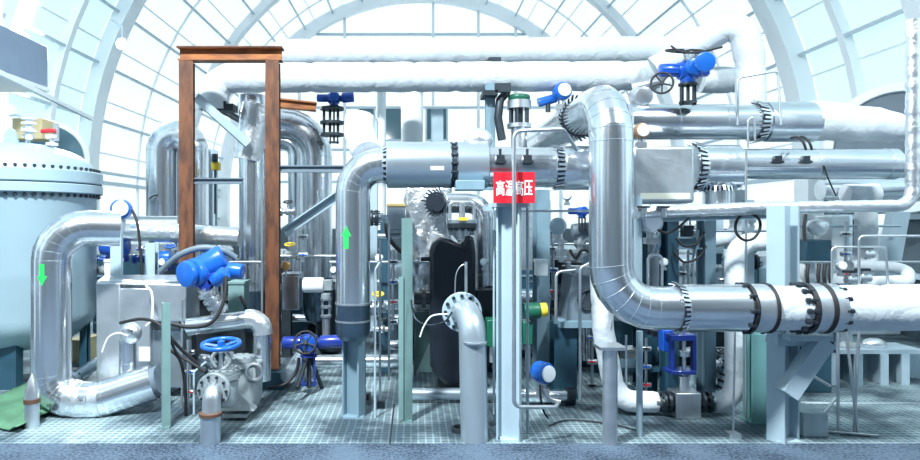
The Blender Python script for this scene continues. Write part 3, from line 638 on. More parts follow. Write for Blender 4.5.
# floor actuator, blue, and its pipe
t = actuator('royal blue actuator with black handwheel low beside the blue column', 309, 343, 6.3, 11.5, BLUD, 0, 0, 'front', BLUE, down=3.6)
k = MB()
for dx in (-12,0,13): k.tube([W(309,352,6.3), W(309+dx,388,6.2+.02*dx)], .022, 8)
k.build('tripod_leg', DSTL, t, 40)
MB().rcyl(W(320,342,6.3), W(344,341,6.3), L(6.5,6.3)).build('end_drum', BLUD, t, 40)
cable('black cable drooping from the royal blue actuator to the floor', [(299,358,6.2),(296,372,6.2),(285,384,6.15),(268,388,6.1)], 1.6)
pipe('low silver pipe running behind the royal blue actuator', [(316,361,6.9),(398,361,6.9)], 6.5, ALUX, seams=.5)
# motor valve behind arrow pipe
t = thing('motor_valve', 'white drum headed valve left of the arrow pipe', 'valve', W(322,336,6.7))
Y=6.7; k = MB(); k.rcyl(W(303,285,Y), W(324,285,Y), L(7.5,Y)); k.build('motor_drum', WHT, t, 40)
k = MB(); k.box(W(328,285,Y),(L(9,Y),L(9,Y),L(11,Y))); k.cyl(W(326,293,Y),W(326,300,Y),L(5,Y)); k.build('gear_box', CAST, t, 30, .01)
k = MB(); 
for dx in (-3.5,3.5): k.cyl(W(326+dx,299,Y),W(326+dx,318,Y),L(1.2,Y),n=10)
for yy in (300,308,317): k.cyl(W(326,yy,Y),W(326,yy-2,Y),L(5.5,Y))
k.cyl(W(326,318,Y),W(326,336,Y),L(4,Y)); k.build('yoke', STL, t, 40)
tag(MB().hbeam(W(283,233,6.9), W(346,190,6.6), L(8,6.8), L(8,6.8), .015, 0, 'L').build('diagonal_brace', PLIT), 'long pale diagonal brace from the rust frame to the arrow pipe', 'brace')
# blue actuator under overhead pipes
t = actuator('blue actuator with tall yoke just below the overhead white pipes, left of centre', 334, 98.5, 7.5, 7.4, BLUE, 0, 0, None, BLUL, down=6)
MB().rcyl(W(342,98,7.5), W(354,97,7.5), L(5,7.5)).build('end_drum', BLUE, t, 40)
k = MB()
for dx in (-9,-3,5): k.cyl(W(333+dx,108,7.5), W(333+dx,134,7.5), L(1.4,7.5), n=10)
for yy in (110,124,136): k.cyl(W(332,yy,7.5),W(332,yy-2.5,7.5),L(12,7.5))
k.build('yoke_frame', DSTL, t, 40)
# pipes hanging behind the main pipe
pipe('pale vertical pipe dropping from the lower white pipe left of centre', [(412,92,8.2),(412,200,8.2)], 11, WHT, seams=.6)
pipe('slim white post beside the pale vertical pipe', [(381,92,8.6),(381,230,8.6)], 5, WHT, seams=0, name='post', cat='post')
column('pale blue column rising behind the arrow pipe', 372, 120, 330, 7.6, 11, PLIT)
column('pale blue column right behind the foil panel', 437, 110, 330, 8.6, 12, PLIT)
# foil board and its fringed elbow
Y=7.0
o = MB(); vs=[]; fs=[]; nx,ny=14,18
for i in range(nx+1):
    for j in range(ny+1):
        p = W(406+42*i/nx, 184+126*j/ny, Y); p.y += .05*noise.noise(V((i*.6,j*.6,2))); vs.append(p)
for i in range(nx):
    for j in range(ny): q=i*(ny+1)+j; fs.append((q,q+1,q+ny+2,q+ny+1))
o = MB().add(vs,fs).build('reflective_board', FOIL, None, 60); s=o.modifiers.new('solid','SOLIDIFY'); s.thickness=.06; s.offset=1; tag(o,'large crumpled silver foil panel behind the black tank','panel')
Y=6.75
o = pipe('silver pipe with fringed end turning down right of the foil panel', [(436,203,Y),(484,203,Y),(484,330,Y)], 10, ALU, bend=1.6, seg=5, seams=.5)
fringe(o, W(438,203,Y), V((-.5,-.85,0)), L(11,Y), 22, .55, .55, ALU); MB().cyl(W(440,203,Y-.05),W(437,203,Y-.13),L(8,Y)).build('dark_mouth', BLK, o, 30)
# black tank
Y=6.2; t = thing('black_tank', 'tall black capsule tank with stepped shoulders and flanged top', 'tank', W(452,392,Y))
prof=[(430,300),(430,252),(433,243),(440,237),(452,240),(462,246),(466,237),(470,234),(474,238),(476,252),(476,366),(470,378),(462,386),(446,386),(438,378),(430,366)]
MB().prism([W(x,y,Y) for x,y in prof],(0,.42,0)).build('tank_shell', BLK, t, 25, .04)
Y=6.3; k=MB(); k.cyl(W(463,240,Y),W(463,229,Y),L(6,Y)); k.build('neck', STL, t, 40)
f = flange(t, W(462,226,Y), Z3, L(15,Y), .05, 12, DSTL, L(1.6,Y)); flange(t, W(462,221.5,Y), Z3, L(15,Y), .04, 0, STL)
k=MB(); k.tube(route([W(450,220,Y),W(450,202,Y),W(474,202,Y),W(474,220,Y)],.04,5),L(1.7,Y),10); k.cyl(W(462,221,Y),W(462,203,Y),L(3,Y)); k.build('pipe_hoop', STL, t, 50)
k=MB(); k.box(W(463,219,Y-.15),(.09,.04,.03)); k.build('yellow_tag', YEL, t)
for px,py,r_ in ((418,298,6.5),(425,259,2.2)):
    k=MB().cyl(W(px-4,py,Y), W(434,py,Y), L(r_,Y)); k.lathe([(L(r_*1.5,Y),0),(L(r_*1.5,Y),.04)],W(px+4,py,Y),X3,24); k.build('side_nozzle', BLK if r_>5 else DSTL, t, 40)
k=MB().bbox(W(415,372,Y+.2), W(434,312,Y+.2)+V((0,.06,0))); k.build('mounting_plate', DGRN, t, 30, .004)
MB().prism([W(433,372,Y+.02),W(433,335,Y+.02),W(417,372,Y+.02)],(0,.04,0)).build('gusset', DGRN, t)
k=MB().bbox(W(476,330,Y+.1), W(497,290,Y+.1)+V((0,.2,0))); k.build('side_bracket', BLK, t, 30,.01)
MB().bbox(W(438,391,Y+.1), W(470,378,Y+.1)+V((0,.3,0))).build('foot', BLK, t)
column('black square post between the black tank and the sign column', 486, 215, 385, 7.25, 11, BLK, 'post', 0, kind='B')
# white elbow pipe in front of the tank
Y=5.25
o = pipe('pale painted pipe bending down from a bolted flange in front of the black tank', [V((W(463,313,Y).x,Y,W(463,313,Y).z)), W(472,308,5.0), W(474.5,440,4.95)], 13, PPIP, bend=1.75, seg=8, seams=0, ang=30)
flange(o, W(462,312,Y+.02), V((-.12,-1,0)), L(20,Y), .045, 12, PLIT, L(1.9,Y))
a=W(474.5,342,4.95); MB().tube([a-Z3*.006,a+Z3*.006],L(12.6,4.95),36).build('weld_ring', STL, o, 40)
cable('thin white wire loop over the bolted flange of the pale pipe', [(455,293,5.1),(456,275,5.1),(461,266,5.1),(466,268,5.1),(467,296,5.1)], .6, STL)
cable('white wire running left from the bolted flange to a clip', [(448,314,5.1),(432,316,5.1),(424,326,5.1),(420,337,5.1)], .8, WHT)
cable('looping black wire between the green post and the bolted flange', [(411,300,5.35),(415,318,5.3),(428,325,5.2),(444,322,5.12),(452,312,5.1)], .9, DSTL)
tag(MB().cyl(W(466,262,5.15),W(466,292,5.15),.012,n=8).build('thermowell', STL, None, 40), 'thin steel thermowell rod above the bolted flange', 'rod')
tag(MB().lathe([(L(10,5.05),.0),(L(10,5.05),.035),(L(7,5.05),.035),(L(7,5.05),.004)], W(461,432,5.15).xyz*1-Z3*W(461,432,5.15).z, Z3, 32).build('floor_ring', DSTL, None, 30), 'dark ring collar in the grating left of the pale pipe foot', 'ring')
pipe('dark steel pipe lying low from the green post past the pale pipe', [(410,394,5.95),(500,394,5.95)], 6, ALUD, seams=0, ang=30)
# red sign column
Y=4.97
t = column('pale blue front I column carrying the red warning sign', 509, 205, 440, Y, 14, PLIT, 'steel_column', 1.57-.33, d=L(23,Y))
MB().bbox(W(492,207,Y-.08), W(530,203,Y-.08)+V((0,.25,0))).build('cap_plate', PLIT, t)
MB().bbox(W(486,211,Y-.05), W(494,207,Y-.05)+V((0,.2,0))).build('bracket', PLIT, t)
YS=4.84; a,b=W(493.5,203,YS),W(535,172,YS)
s=tag(MB().bbox(a,V((b.x,YS+.015,b.z))).build('warning_sign', RED, None, 30), 'red sign with four white characters under the silver pipe', 'sign')
def glyph(ch, cx, w, h, zc):
    cu = bpy.data.curves.new('t','FONT'); cu.body = ch; cu.size = 1; cu.offset=.012; cu.extrude=.002/h; ob = bpy.data.objects.new('t',cu); C.objects.link(ob)
    dg = bpy.context.evaluated_depsgraph_get(); me = bpy.data.meshes.new_from_object(ob.evaluated_get(dg)); C.objects.unlink(ob); bpy.data.objects.remove(ob)
    xs=[v.co.x for v in me.vertices]; ys=[v.co.y for v in me.vertices]; 
    sx=w/(max(xs)-min(xs)); sy=h/(max(ys)-min(ys)); mx=(max(xs)+min(xs))/2; my=(max(ys)+min(ys))/2
    for v in me.vertices: v.co = V(((v.co.x-mx)*sx+cx-ORG[s].x, YS-.0025-ORG[s].y-v.co.z*h*.5, (v.co.y-my)*sy+zc-ORG[s].z))
    me.materials.clear(); me.materials.append(CHR); o=bpy.data.objects.new('character',me); C.objects.link(o); o.parent=s; ORG[o]=ORG[s]; o['label']='white character '+ch
for i,ch in enumerate('高温高压'):
    glyph(ch, W(500.3+9.3*i,0,YS).x, L(8.6,YS), L(15.5,YS), W(0,188,YS).z)
tubing('thin steel vent tube running up the sign column and hooking over', [(558,402,4.95),(557,407,4.9),(514,407,4.78),(514,131,4.78),(563,129,4.9),(577,150,5.0)], 2.0, STL, n=12)
tubing('thin pale conduit right beside the sign column', [(527.5,206,5.1),(527.5,436,5.1)], 1.6, PLIT)
# dark steel bracket below overhead pipes
t = thing('pipe_hanger', 'dark steel double bracket holding the overhead white pipes above the sign', 'bracket', W(496,140,7.0))
k=MB(); k.hbeam(W(490,190,7.0), W(490,84,7.0), .10,.12,.02); k.build('post', PGRY, t); MB().tube([W(502,140,6.9),W(498,118,6.9),W(500,100,6.9),W(507,92,6.95)],.045,10).build('bent_arm', DSTL, t, 50)
k=MB(); k.bbox(W(483,95,6.8),W(498,90,6.8)+V((0,.3,0))); k.bbox(W(495,92,6.8),W(511,83,6.8)+V((0,.05,0))); k.build('shelf_plate', DSTL, t)
t = thing('pipe_clip','dark clip on top of the upper white pipe above the sign','clip',W(495,62,7.4)); k=MB(); k.bbox(W(489,61,7.35),W(501,57,7.35)+V((0,.3,0))); k.build('clip_plate', DSTL, t)
# green topped piston valve
Y=6.9; t = thing('piston_valve','tall steel valve with green cap standing behind the sign pipe','valve',W(518,150,Y))
k=MB(); k.rcyl(W(519,101,Y),W(519,95,Y),L(11,Y)); k.build('green_cap', GREN, t, 40)
MB().cyl(W(519,109,Y),W(519,101,Y),L(12,Y)).build('upper_flange', STL, t, 30); k=MB().lathe([(L(8,Y),0),(L(8,Y),L(22,Y)),(L(12,Y),L(22,Y)),(L(12,Y),L(26,Y))],W(519,150,Y),Z3,32); k.build('lower_flange', STL, t, 30)
k=MB()
for a in range(6): q=a*math.pi/3+.2; k.cyl(W(519,125,Y)+V((math.cos(q),math.sin(q),0))*L(9,Y),W(519,108,Y)+V((math.cos(q),math.sin(q),0))*L(9,Y),L(1.5,Y),n=8)
k.cyl(W(519,125,Y),W(519,108,Y),L(4,Y)); k.build('tie_rod', DSTL, t, 40)
transmitter('white faced blue gauge beside the green capped valve', 563, 91, 7.0, 9, BLUL, (.15,-1,.1))
t=thing('small_motor','small blue motor under the white faced gauge','motor',W(548,108,7.1)); MB().rcyl(W(538,103,7.1),W(556,98,7.1),L(4.5,7.1)).build('motor_body', BLUL, t,40); MB().cyl(W(548,112,7.1),W(548,101,7.1),L(2.5,7.1)).build('stem', DSTL, t, 40)
# ------------- right of the sign column
Y=6.4
column('blue grey column behind the red sign', 541, 190, 392, Y, 13, PGRY, rz=.15)
column('dark teal column below the tapered grey box', 563, 322, 396, 6.2, 22, TEAL)
column('dark column behind the green valve box', 552, 300, 396, 7.3, 14, BLK)
tag(MB().hbeam(W(536,270,6.7),W(536,200,6.7),.3,.03,.3,0,'B').build('insulation_board', FOIL), 'narrow foil board right behind the sign column', 'panel')
t=thing('tapered_box','grey tapered sheet metal box with round port','box',W(577,326,6.1)); Y=6.1
MB().prism([W(566,322,Y),W(592,322,Y),W(590,276,Y),W(572,274,Y)],(0,.4,0)).build('box_body', GREY, t,30,.012); MB().bbox(W(560,328,Y-.1),W(598,322,Y-.1)+V((0,.5,0))).build('base_plate', PGRY, t)
k=MB(); k.cyl(W(581,274,Y+.2),W(581,266,Y+.2),L(10,Y)); k.build('collar', STL, t, 40); k=MB(); k.torus(W(588,300,Y-.01),(.2,-1,0),L(10,Y),L(1.5,Y)); k.cyl(W(588,300,Y+.1),W(588,300,Y-.012),L(9,Y)); k.build('round_port', DSTL, t, 40)
tubing('thin hooked tube in front of the tapered box', [(580,400,5.6),(580,268,5.6),(592,262,5.6)], 1.5, STL)
tubing('thin steel tube frame left of the tapered box', [(556,320,5.9),(556,272,5.9),(575,270,5.95)], 1.6, STL)
t=thing('valve_positioner','green valve box with yellow end behind the sign column','valve box',W(536,345,5.95)); Y=5.95
k=MB(); k.rcyl(W(524,311,Y),W(540,310,Y),L(8,Y)); k.build('green_drum', GREN, t, 40); MB().rcyl(W(540,310,Y),W(547,309.5,Y),L(7,Y)).build('yellow_end', YEL, t, 40)
k=MB(); k.bbox(W(523,345,Y),W(533,322,Y)+V((0,.2,0))); k.build('green_block', GREN, t, 30,.01); MB().cyl(W(528,372,Y+.1),W(528,340,Y+.1),L(3,Y)).build('stem', STL, t, 40)
t=thing('valve_positioner','green block peeking left of the sign column','valve box',W(492,348,6.0)); MB().bbox(W(487,347,6.0),W(499,320,6.0)+V((0,.2,0))).build('green_block', GREN, t, 30,.01); MB().cyl(W(492,362,6.1),W(492,340,6.1),L(3,6)).build('stem', STL, t, 40)
t=transmitter('bright blue transmitter with pale round lid low right of the sign column', 545, 373, 5.55, 11, BLUL, (.55,-1,.05))
o=pipe('grey pipe stub with dark clamp beneath the blue transmitter', [(520,396,5.9),(574,396,5.9)], 6.5, ALUX, seams=0, ang=30); MB().tube([W(566,396,5.9),W(574,396,5.9)],L(8.5,5.9),28).build('clamp', DSTL, o, 40)
tubing('steel elbow tube from the blue transmitter down to the grating', [(543,388,5.5),(548,399,5.5),(560,402,5.5)], 2.6, STL)
cable('black cable hanging below the blue transmitter', [(540,385,5.4),(541,400,5.35),(544,412,5.35),(548,418,5.4)], 1.1)
t=actuator('horizontal blue cylinder actuator left of the tall front pipe', 582, 211.5, 6.3, 6, BLUE, 0,0,None, BLUE, down=3)
t=transmitter('grey blue round transmitter below the blue cylinder actuator', 558, 226, 6.0, 8.5, PLIT, (-.2,-1,.1), lidm=PLIT)
t=thing('control_valve','pale control valve behind the tall front pipe','valve',W(577,262,6.4)); Y=6.4
k=MB(); k.rcyl(W(572,231,Y),W(590,229,Y),L(7,Y)); k.build('head', GREY, t, 40); k=MB(); k.cyl(W(580,262,Y),W(580,236,Y),L(3,Y)); k.cyl(W(580,256,Y),W(580,252,Y),L(7,Y)); k.cyl(W(580,244,Y),W(580,241,Y),L(6,Y)); k.build('stem', STL, t, 40)
tubing('thin tube running right from the sign column at mid height', [(520,211,5.6),(592,211,5.6)], 1.2, STL)
for i,(x,y0,y1,Y,m,lb) in enumerate(((561,240,262,6.3,STL,'short steel valve stem below the grey blue transmitter'),(568,262,300,6.8,STL,'steel instrument valve behind the tapered box top'),(549,232,262,6.9,DSTL,'dark instrument block left of the grey blue transmitter'))):
    t=thing('instrument_valve',lb,'valve',W(x,y1,Y)); k=MB(); k.cyl(W(x,y1,Y),W(x,y0,Y),L(3.2,Y)); k.build('stem', m, t,40)
    for f_ in (.15,.5,.85): MB().cyl(W(x,y1+(y0-y1)*f_,Y),W(x,y1+(y0-y1)*f_-2.2,Y),L(6,Y)).build('stem_flange', STL, t, 40)
# ================================================================ RIGHT
Y=4.65
o = pipe('tallest front silver pipe rising from the floor run and arching back', [V((W(611,99,Y).x,8.6,W(611,99,Y).z)), W(611,99,Y), W(611,308,Y), W(745,308,Y)], 21.5, ALU, bend=2.0, seg=6, seams=.9, rY=Y)
cx_,cz_ = W(611,99,Y).x, W(611,99,Y).z
fringe(o, V((cx_,5.55,cz_)), V((0,-1,0)), L(22,Y), 30, .5, .35)
MB().tube([V((cx_,5.55,cz_)),V((cx_,5.9,cz_))], L(23,Y), 40).build('jacket_sleeve', ALU, o, 30)
k=MB().tube([W(682,308,Y),W(742,308,Y)], L(23.6,Y), 44); k.build('jacket_sleeve', ALUX, o, 30); fringe(o, W(683,308,Y), V((-1,0,0)), L(22.5,Y), 34, .35, .3)
# pipe joint with flanges
X=lambda x: W(x,308,Y)
o = pipe('white cloth wrapped pipe leaving the frame on the right beyond the flanges', [(832,308,Y),(890,307.5,Y),(960,307,Y)], 23, WRAP, lump=.04, n=40)
o = tag(MB().lathe([(L(22,Y),0),(L(24,Y),.01),(L(24,Y),L(19,Y))], X(747), X3, 48).build('steel_coupling', STL, None, 25), 'broad steel coupling ring on the big front pipe left of the wrapped neck', 'coupling')
for x in (746,766): MB().tube([X(x-1.6),X(x+1.6)], L(25,Y), 48).build('black_band', RUB, o, 40)
bolts(o, X(743), X3, L(24,Y), 10, .016, .06)
o = pipe('short white wrapped neck between the two steel couplings', [(768,308,Y),(803,308,Y)], 22, WRAP, lump=.06, n=40, name='insulation_wrap', cat='insulation')
o = tag(MB().lathe([(L(22,Y),0),(L(24.5,Y),.01),(L(24.5,Y),L(31,Y))], X(803), X3, 48).build('steel_coupling', STL, None, 25), 'bolted steel coupling on the big front pipe over the column bracket', 'coupling')
for x in (804,821): MB().tube([X(x-2.2),X(x+2.2)], L(25.4,Y), 48).build('black_band', RUB, o, 40)
bolts(o, X(799), X3, L(23.5,Y), 14, .02, .085); bolts(o, X(835), X3, L(22.5,Y), 12, .017, .06)
# stanchion below
a=W(610,447,4.85); t=thing('pipe_stanchion','grey round stanchion with plate head below the tallest front pipe','stanchion',V((a.x,4.85,0)))
MB().cyl(V((a.x,4.85,0)),W(610,348,4.85),L(7.3,4.85),n=28).build('tube', STL, t, 40); b=W(610,347,4.85); MB().bbox(b+V((-L(13,4.85),-.08,-.012)),b+V((L(13,4.85),.12,.012))).build('head_plate', STL, t)
o=pipe('white clad pipe curving down behind the round stanchion', [(600,262,5.55),(603,330,5.5),(612,380,5.6),(622,401,5.6),(657,402,5.6)], 10.5, WRAP, bend=3, lump=.05, n=28)
# yoke valve block
Y=5.55; t=thing('block_valve','steel block valve with navy blue yoke between two flanges','valve',W(685,430,Y))
k=MB(); k.box(W(684,403,Y),(L(25,Y),L(22,Y),L(25,Y))); k.build('block_body', STL, t, 30, .006)
k=MB()
for dx in (-11,11): k.bbox(W(684+dx-2,372,Y),W(684+dx+2,338,Y)+V((0,.06,0)))
k.bbox(W(671,375,Y-.05),W(697,371,Y-.05)+V((0,.18,0))); k.bbox(W(671,341,Y-.05),W(697,335,Y-.05)+V((0,.18,0))); k.build('yoke', BLUD, t, 30,.006)
MB().bbox(W(663,352,Y+.1),W(674,330,Y+.1)+V((0,.12,0))).build('motor_box', BLUE, t, 30,.008)
k=MB(); k.cyl(W(684,392,Y),W(684,376,Y),L(5,Y)); k.cyl(W(684,376,Y),W(684,340,Y),L(2,Y),n=12); k.cyl(W(684,356,Y),W(684,351,Y),L(5,Y)); k.build('stem', STL, t, 40)
k=MB(); k.cyl(V((W(684,0,Y).x,Y,0)),W(684,415,Y),L(4.5,Y)); k.cyl(V((W(684,0,Y).x,Y,0)),V((W(684,0,Y).x,Y,.02)),L(12,Y)); k.build('pedestal', STL, t, 40)
for x,sg in ((663,-1),(668,-1),(702,1),(708,1)): flange(t, W(x,402,Y), X3, L(10.5,Y), .03, 8, DSTL, L(1.5,Y))
MB().cyl(W(655,402,Y),W(715,402,Y),L(5,Y)).build('side_neck', STL, t, 40)
pipe('white wrapped pipe rising right of the block valve and curving over above', [(712,403,5.6),(735,401,5.6),(735,243,5.75),(776,241,5.75)], 9.8, WRAP, bend=2, lump=.05, n=28)
MB()
o=tag(MB().lathe([(L(7,5.8),0),(L(7,5.8),.45)],W(723,392,5.9),V((.25,0,1)),24).build('flexible_hose', ALUD, None, 30),'ribbed dark hose stub leaning on the wrapped pipe bend','hose')
for i in range(7): q=W(723,392,5.9)+V((.25,0,1)).normalized()*(.04+.06*i); MB().torus(q,(.25,0,1),L(7,5.8),.012,24,6).build('hose_rib', DSTL, o, 50)
tubing('slim pale post in front of the block valve', [V((W(639.5,435,5.05).x,5.05,0)), W(639.5,331,5.05)], 3.2, PLIT, name='post', cat='post')
tubing('slim pale post standing above the big pipe beside the round lamp', [W(638,286,5.2), W(638,196,5.2)], 4, PLIT, name='post', cat='post')
t=thing('sample_rod','thin rod with square foot in front of the wrapped riser','rod',V((W(733,438,5.0).x,5.0,0))); q=W(733,438,5.0); MB().tube([V((q.x,5.0,0)),W(735,330,5.0)],.008,8).build('rod', STL, t,40); MB().box((q.x,5.0,.02),(.09,.09,.04)).build('foot', STL, t)
# round lamp gauge
transmitter('round white faced lamp gauge above the big front pipe bend', 652, 223, 5.2, 10.5, STL, (-.1,-1,.05), lidm=LENS)
transmitter('white faced copper rimmed round gauge high beside the silver cross pipe', 642, 131, 5.5, 8, HALO, (.0,-1,.0), lidm=WHT)
cable('black hose sagging right from the round lamp gauge', [(658,230,5.15),(668,233,5.15),(680,226,5.15),(692,214,5.2)], 1.2)
cable('black cable coiled in a ring below the foil pipe', [(746,211,5.1),(758,218,5.15),(760,228,5.15),(754,238,5.15),(744,240,5.15),(736,232,5.15),(737,220,5.15),(746,212,5.15),(748,214,5.15)], 1.4)
tubing('hooked pale tube above the big pipe left of the teal frame', [(648,286,5.3),(648,255,5.3),(662,255,5.3),(662,286,5.3)], 1.4, STL)
# teal support frame
Y=6.0; t=thing('pipe_rack','dark teal H shaped steel rack behind the big front pipe','frame',W(690,400,Y))
for x in (669,706): q=W(x,0,Y); MB().hbeam((q.x,Y,0), W(x,214,Y), L(13,Y),L(13,Y),.014, .3).build('post', TEAL if x<700 else PGRY, t)
MB().hbeam(W(675,243,Y),W(700,243,Y),L(12,Y),L(12,Y),.014).build('crossbar', PGRY, t)
for x,sg in ((662,1),(700,-1)): MB().prism([W(x-1,246,Y-.1),W(x-1,230,Y-.1),W(x-10*sg if sg>0 else x-6,258,Y-.1)],(0,.03,0)).build('gusset', PGRY, t)
column('dark teal column left of the block valve', 649, 336, 400, 6.2, 12, TEAL)
column('deep green column behind the wrapped riser', 756, 333, 425, 5.4, 17, mat('deep green paint',(.12,.27,.28),.45,0,.04,25,.12,4))
column('pale strip column between deep green column and bracket column', 748, 200, 335, 6.6, 8, PLIT)
column('silver round column behind the block valve yoke', 700, 330, 395, 6.6, 13, PLIT, kind='B')
# pale bracket column
Y=4.95; t=column('pale blue front column with diagonal bracket cradling the big pipe', 783, 206, 447, Y, 18, PLIT, 'steel_column', 1.57+.55, d=L(27,Y))
Y=4.72; k=MB(); 
p0,p1=W(790,388,Y+.06),W(822,342,Y+.06); d=(p1-p0).normalized()
k.hbeam(p0-d*.05,p1+d*.02,L(17,Y),L(17,Y),.01,0,'B'); k.build('diagonal_strut', PLIT, t)
k=MB().bbox(W(790,341.5,Y),W(835,336,Y)+V((0,.22,0))); k.bbox(W(818,353,Y),W(836,350,Y)+V((0,.22,0))); k.bbox(W(834,353,Y),W(836,336,Y)+V((0,.22,0))); k.build('cradle_plate', PLIT, t)
MB().bbox(W(778,346,Y+.1),W(808,334,Y+.1)+V((0,.18,0))).build('gusset', PLIT, t)
tag(MB().bbox(V((W(803,0,5.0).x,5.0,0)),V((W(829,0,5.0).x,5.3,W(0,413,5.0).z))).build('concrete_block', CONC, None, 30, .012),'small pale concrete block on the grating right of the bracket column','block')
for pts,lb in (([W(838,330,5.2),V((W(838,0,5.15).x,5.15,0))],'straight thin tube stand dropping from the white pipe right of the bracket'),([W(846,330,5.2),V((W(858,0,5.1).x,5.1,0))],'slanting thin tube leg crossing right of the bracket'),([W(859,330,5.25),V((W(857.5,0,5.12).x,5.16,0))],'rightmost thin tube leg below the white pipe'),([W(808,373,5.25),W(830,386,5.35)],'loose thin rod poking out behind the bracket column'),([W(824,413,5.2),W(836,398,5.3)],'short thin rod leaning above the concrete block'),([W(828,432,5.1).xy.to_3d()+Z3*.012,W(878,452,5.0).xy.to_3d()+Z3*.012],'loose steel bar lying on the grating at right')):
    tag(MB().tube(pts,.012,8).build('thin_rod', STL, None, 40), lb, 'rod')
# skid frame at right rear
Y=6.6; t=thing('skid_frame','pale blue welded skid frame low at right rear','frame',W(875,400,Y))
a,b=W(824,354,Y),W(925,350,Y); MB().bbox(a,b+V((0,.4,0))).build('top_rail', PLIT, t)
q_=W(826,352,Y+.3); MB().bbox(V((q_.x,Y+.3,0)),W(925,352,Y+.3)+V((0,.02,0))).build('back_plate', PGRY, t)
for x,w in ((834,8),(858,9),(884,8),(905,8)): q=W(x,0,Y); MB().hbeam((q.x,Y+.12,0),(q.x,Y+.12,a.z),L(w,Y),.26,.018,0,'H').build('post', PLIT if x!=858 else PGRY, t)
q=W(800,0,5.9); pipe('long thin steel pipe crossing low in front of the skid frame', [(800,404,5.95),(925,406,5.95)], 3.2, STL, seams=0, ang=30)
tag(MB().bbox(V((W(803,0,6.3).x,6.3,0)),W(832,345,6.3)+V((0,.4,0))).build('cabinet', TEAL, None, 30,.01),'dark cabinet behind the concrete block','cabinet')
tag(MB().prism([W(872,404,6.2),W(920,410,5.9),W(920,414,5.9),W(872,407,6.2)],(0,.3,0)).build('kick_board', CONC, None, 30),'pale board lying before the skid frame','board')
for x,y,l,m in ((848,347,'cast fitting',CAST),(874,344,'foil bundle',FOIL)):
    tag(MB().ball(W(x,y,6.75),L(9,6.7),16,(1.3,.9,.7)).build('wrapped_fitting', m, None, 60), ('pale cast lump' if m is CAST else 'crumpled foil bundle')+' resting on the skid frame rail','fitting')
# upper right silver pipes
Y=6.1
o=pipe('upper silver cross pipe with fringed collar right of the tallest pipe', [(628,122,Y),(768,122,Y)], 17.5, ALUX, seams=.5); fringe(o, W(762,122,Y), V((-1,0,0)), L(18.5,Y), 32, .5, .3)
o=pipe('white wrapped pipe tapering right beyond the fringed collar', [(764,122,Y),(812,122,Y)], 20, ALUX, seams=.5)
P=[W(810,121,Y),W(830,121,Y),W(850,124,Y),W(875,124,Y),W(895,128,Y),W(907,131,Y)]; P=densify(P,.05); n_=len(P)
tag(MB().tube(P,[L(20,Y)*(1-.35*(i/n_)**1.5)*(1+.05*noise.noise(V((i*.4,3,1)))) * (1 if i<n_-2 else .8) for i in range(n_)],36).build('insulated_pipe', WRAP, None, 40),'white cloth wrapped tapering pipe end pointing at the foil pipe','pipe')
Y=5.5
t=tag(MB().bbox(W(633,203,Y),W(695,146,Y)+V((0,.45,0))).build('jacket_box', ALUS, None, 30,.025),'large flat sided silver jacket box right of the tallest pipe','jacket')
MB().bbox(W(640,199,Y-.004),W(690,193,Y-.004)+V((0,.003,0))).build('lower_strip', mat('yellowish strip',(.62,.64,.56),.5), t)  # pale yellowish strip low on the box face
MB().tube([V((W(641,0,Y).x,Y,W(0,174,Y).z)), V((W(692,0,Y).x,Y,W(0,174,Y).z))],1e-3,6) if 0 else None
Y=5.8
o=pipe('lower silver cross pipe with clamp blocks right of the jacket box', [(690,167,Y),(736,167,Y)], 22, ALUX, seams=0); fringe(o, W(700,167,Y), V((-1,0,0)), L(22.5,Y), 34, .4, .35)
p2=pipe(None, [(734,164,Y),(893,164,Y)], 15.2, ALUX, parent=o, name='slim_run', seams=.6)
for px in (777,805):
    c=W(px,160,Y-L(15,Y)); k=MB().box(c,(.06,.06,.07)); k.box(c+V((0,-.03,-.02)),(.08,.03,.02)); k.build('clamp_block', DSTL, o)
MB().lathe([(L(15.6,Y),0),(L(15.6,Y),L(10,Y)),(L(14,Y),L(12,Y)),(.01,L(13,Y))],W(884,164,Y),X3,40).build('end_cap', ALU, o, 30)
o=pipe('short silver branch with fringed mouth below the lower cross pipe', [(718,205,Y),(718,176,Y)], 15, ALU, seams=0); fringe(o, W(718,186,Y), V((0,0,-1)), L(15.5,Y), 26, .35, .3)
pipe('silver pipe far right below the lower cross pipe', [(820,190,6.4),(930,187,6.4)], 10, ALUX, seams=.6)
o=pipe('white wrapped lump under the lower cross pipe at right', [(845,194,6.2),(876,194,6.2)], 10, WRAP, lump=.1, name='insulation_wrap', cat='insulation')
# foil pipe
P=route([W(913,20,5.1),W(912.5,206,5.1),W(880,206,5.1),W(760,208,5.1),W(636,213,5.1)],.16,6); P=densify(P,.03)
tag(MB().tube(P,[L(6.2,5.1)*(1+.22*noise.noise(V((i*.6,9,0)))) for i in range(len(P))],20).build('insulated_pipe', FOIL, None, 50),'narrow foil wrapped pipe dropping at far right and running left','pipe')
column('pale box beam under the foil pipe run', 0,0,0,6,1,PLIT) if False else None
tag(MB().hbeam(W(640,219,5.35),W(800,214,5.35),L(5,5.35),L(7,5.35),.012,0,'L').build('support_angle', PGRY),'grey support angle beneath the foil pipe','beam')
k=0
for x,lb in ((644,'tiny valve nearest the tall pipe on the foil pipe end'),(664,'tiny valve second from the tall pipe on the foil pipe end')):
    t=thing('small_valve',lb,'valve',W(x,216,5.05)); MB().cyl(W(x,217,5.05),W(x,207,5.05),L(2.5,5)).build('valve_body', STL, t, 40); MB().bbox(W(x-6,208,5.03),W(x+6,206,5.03)+V((0,.03,0))).build('lever', DSTL, t)
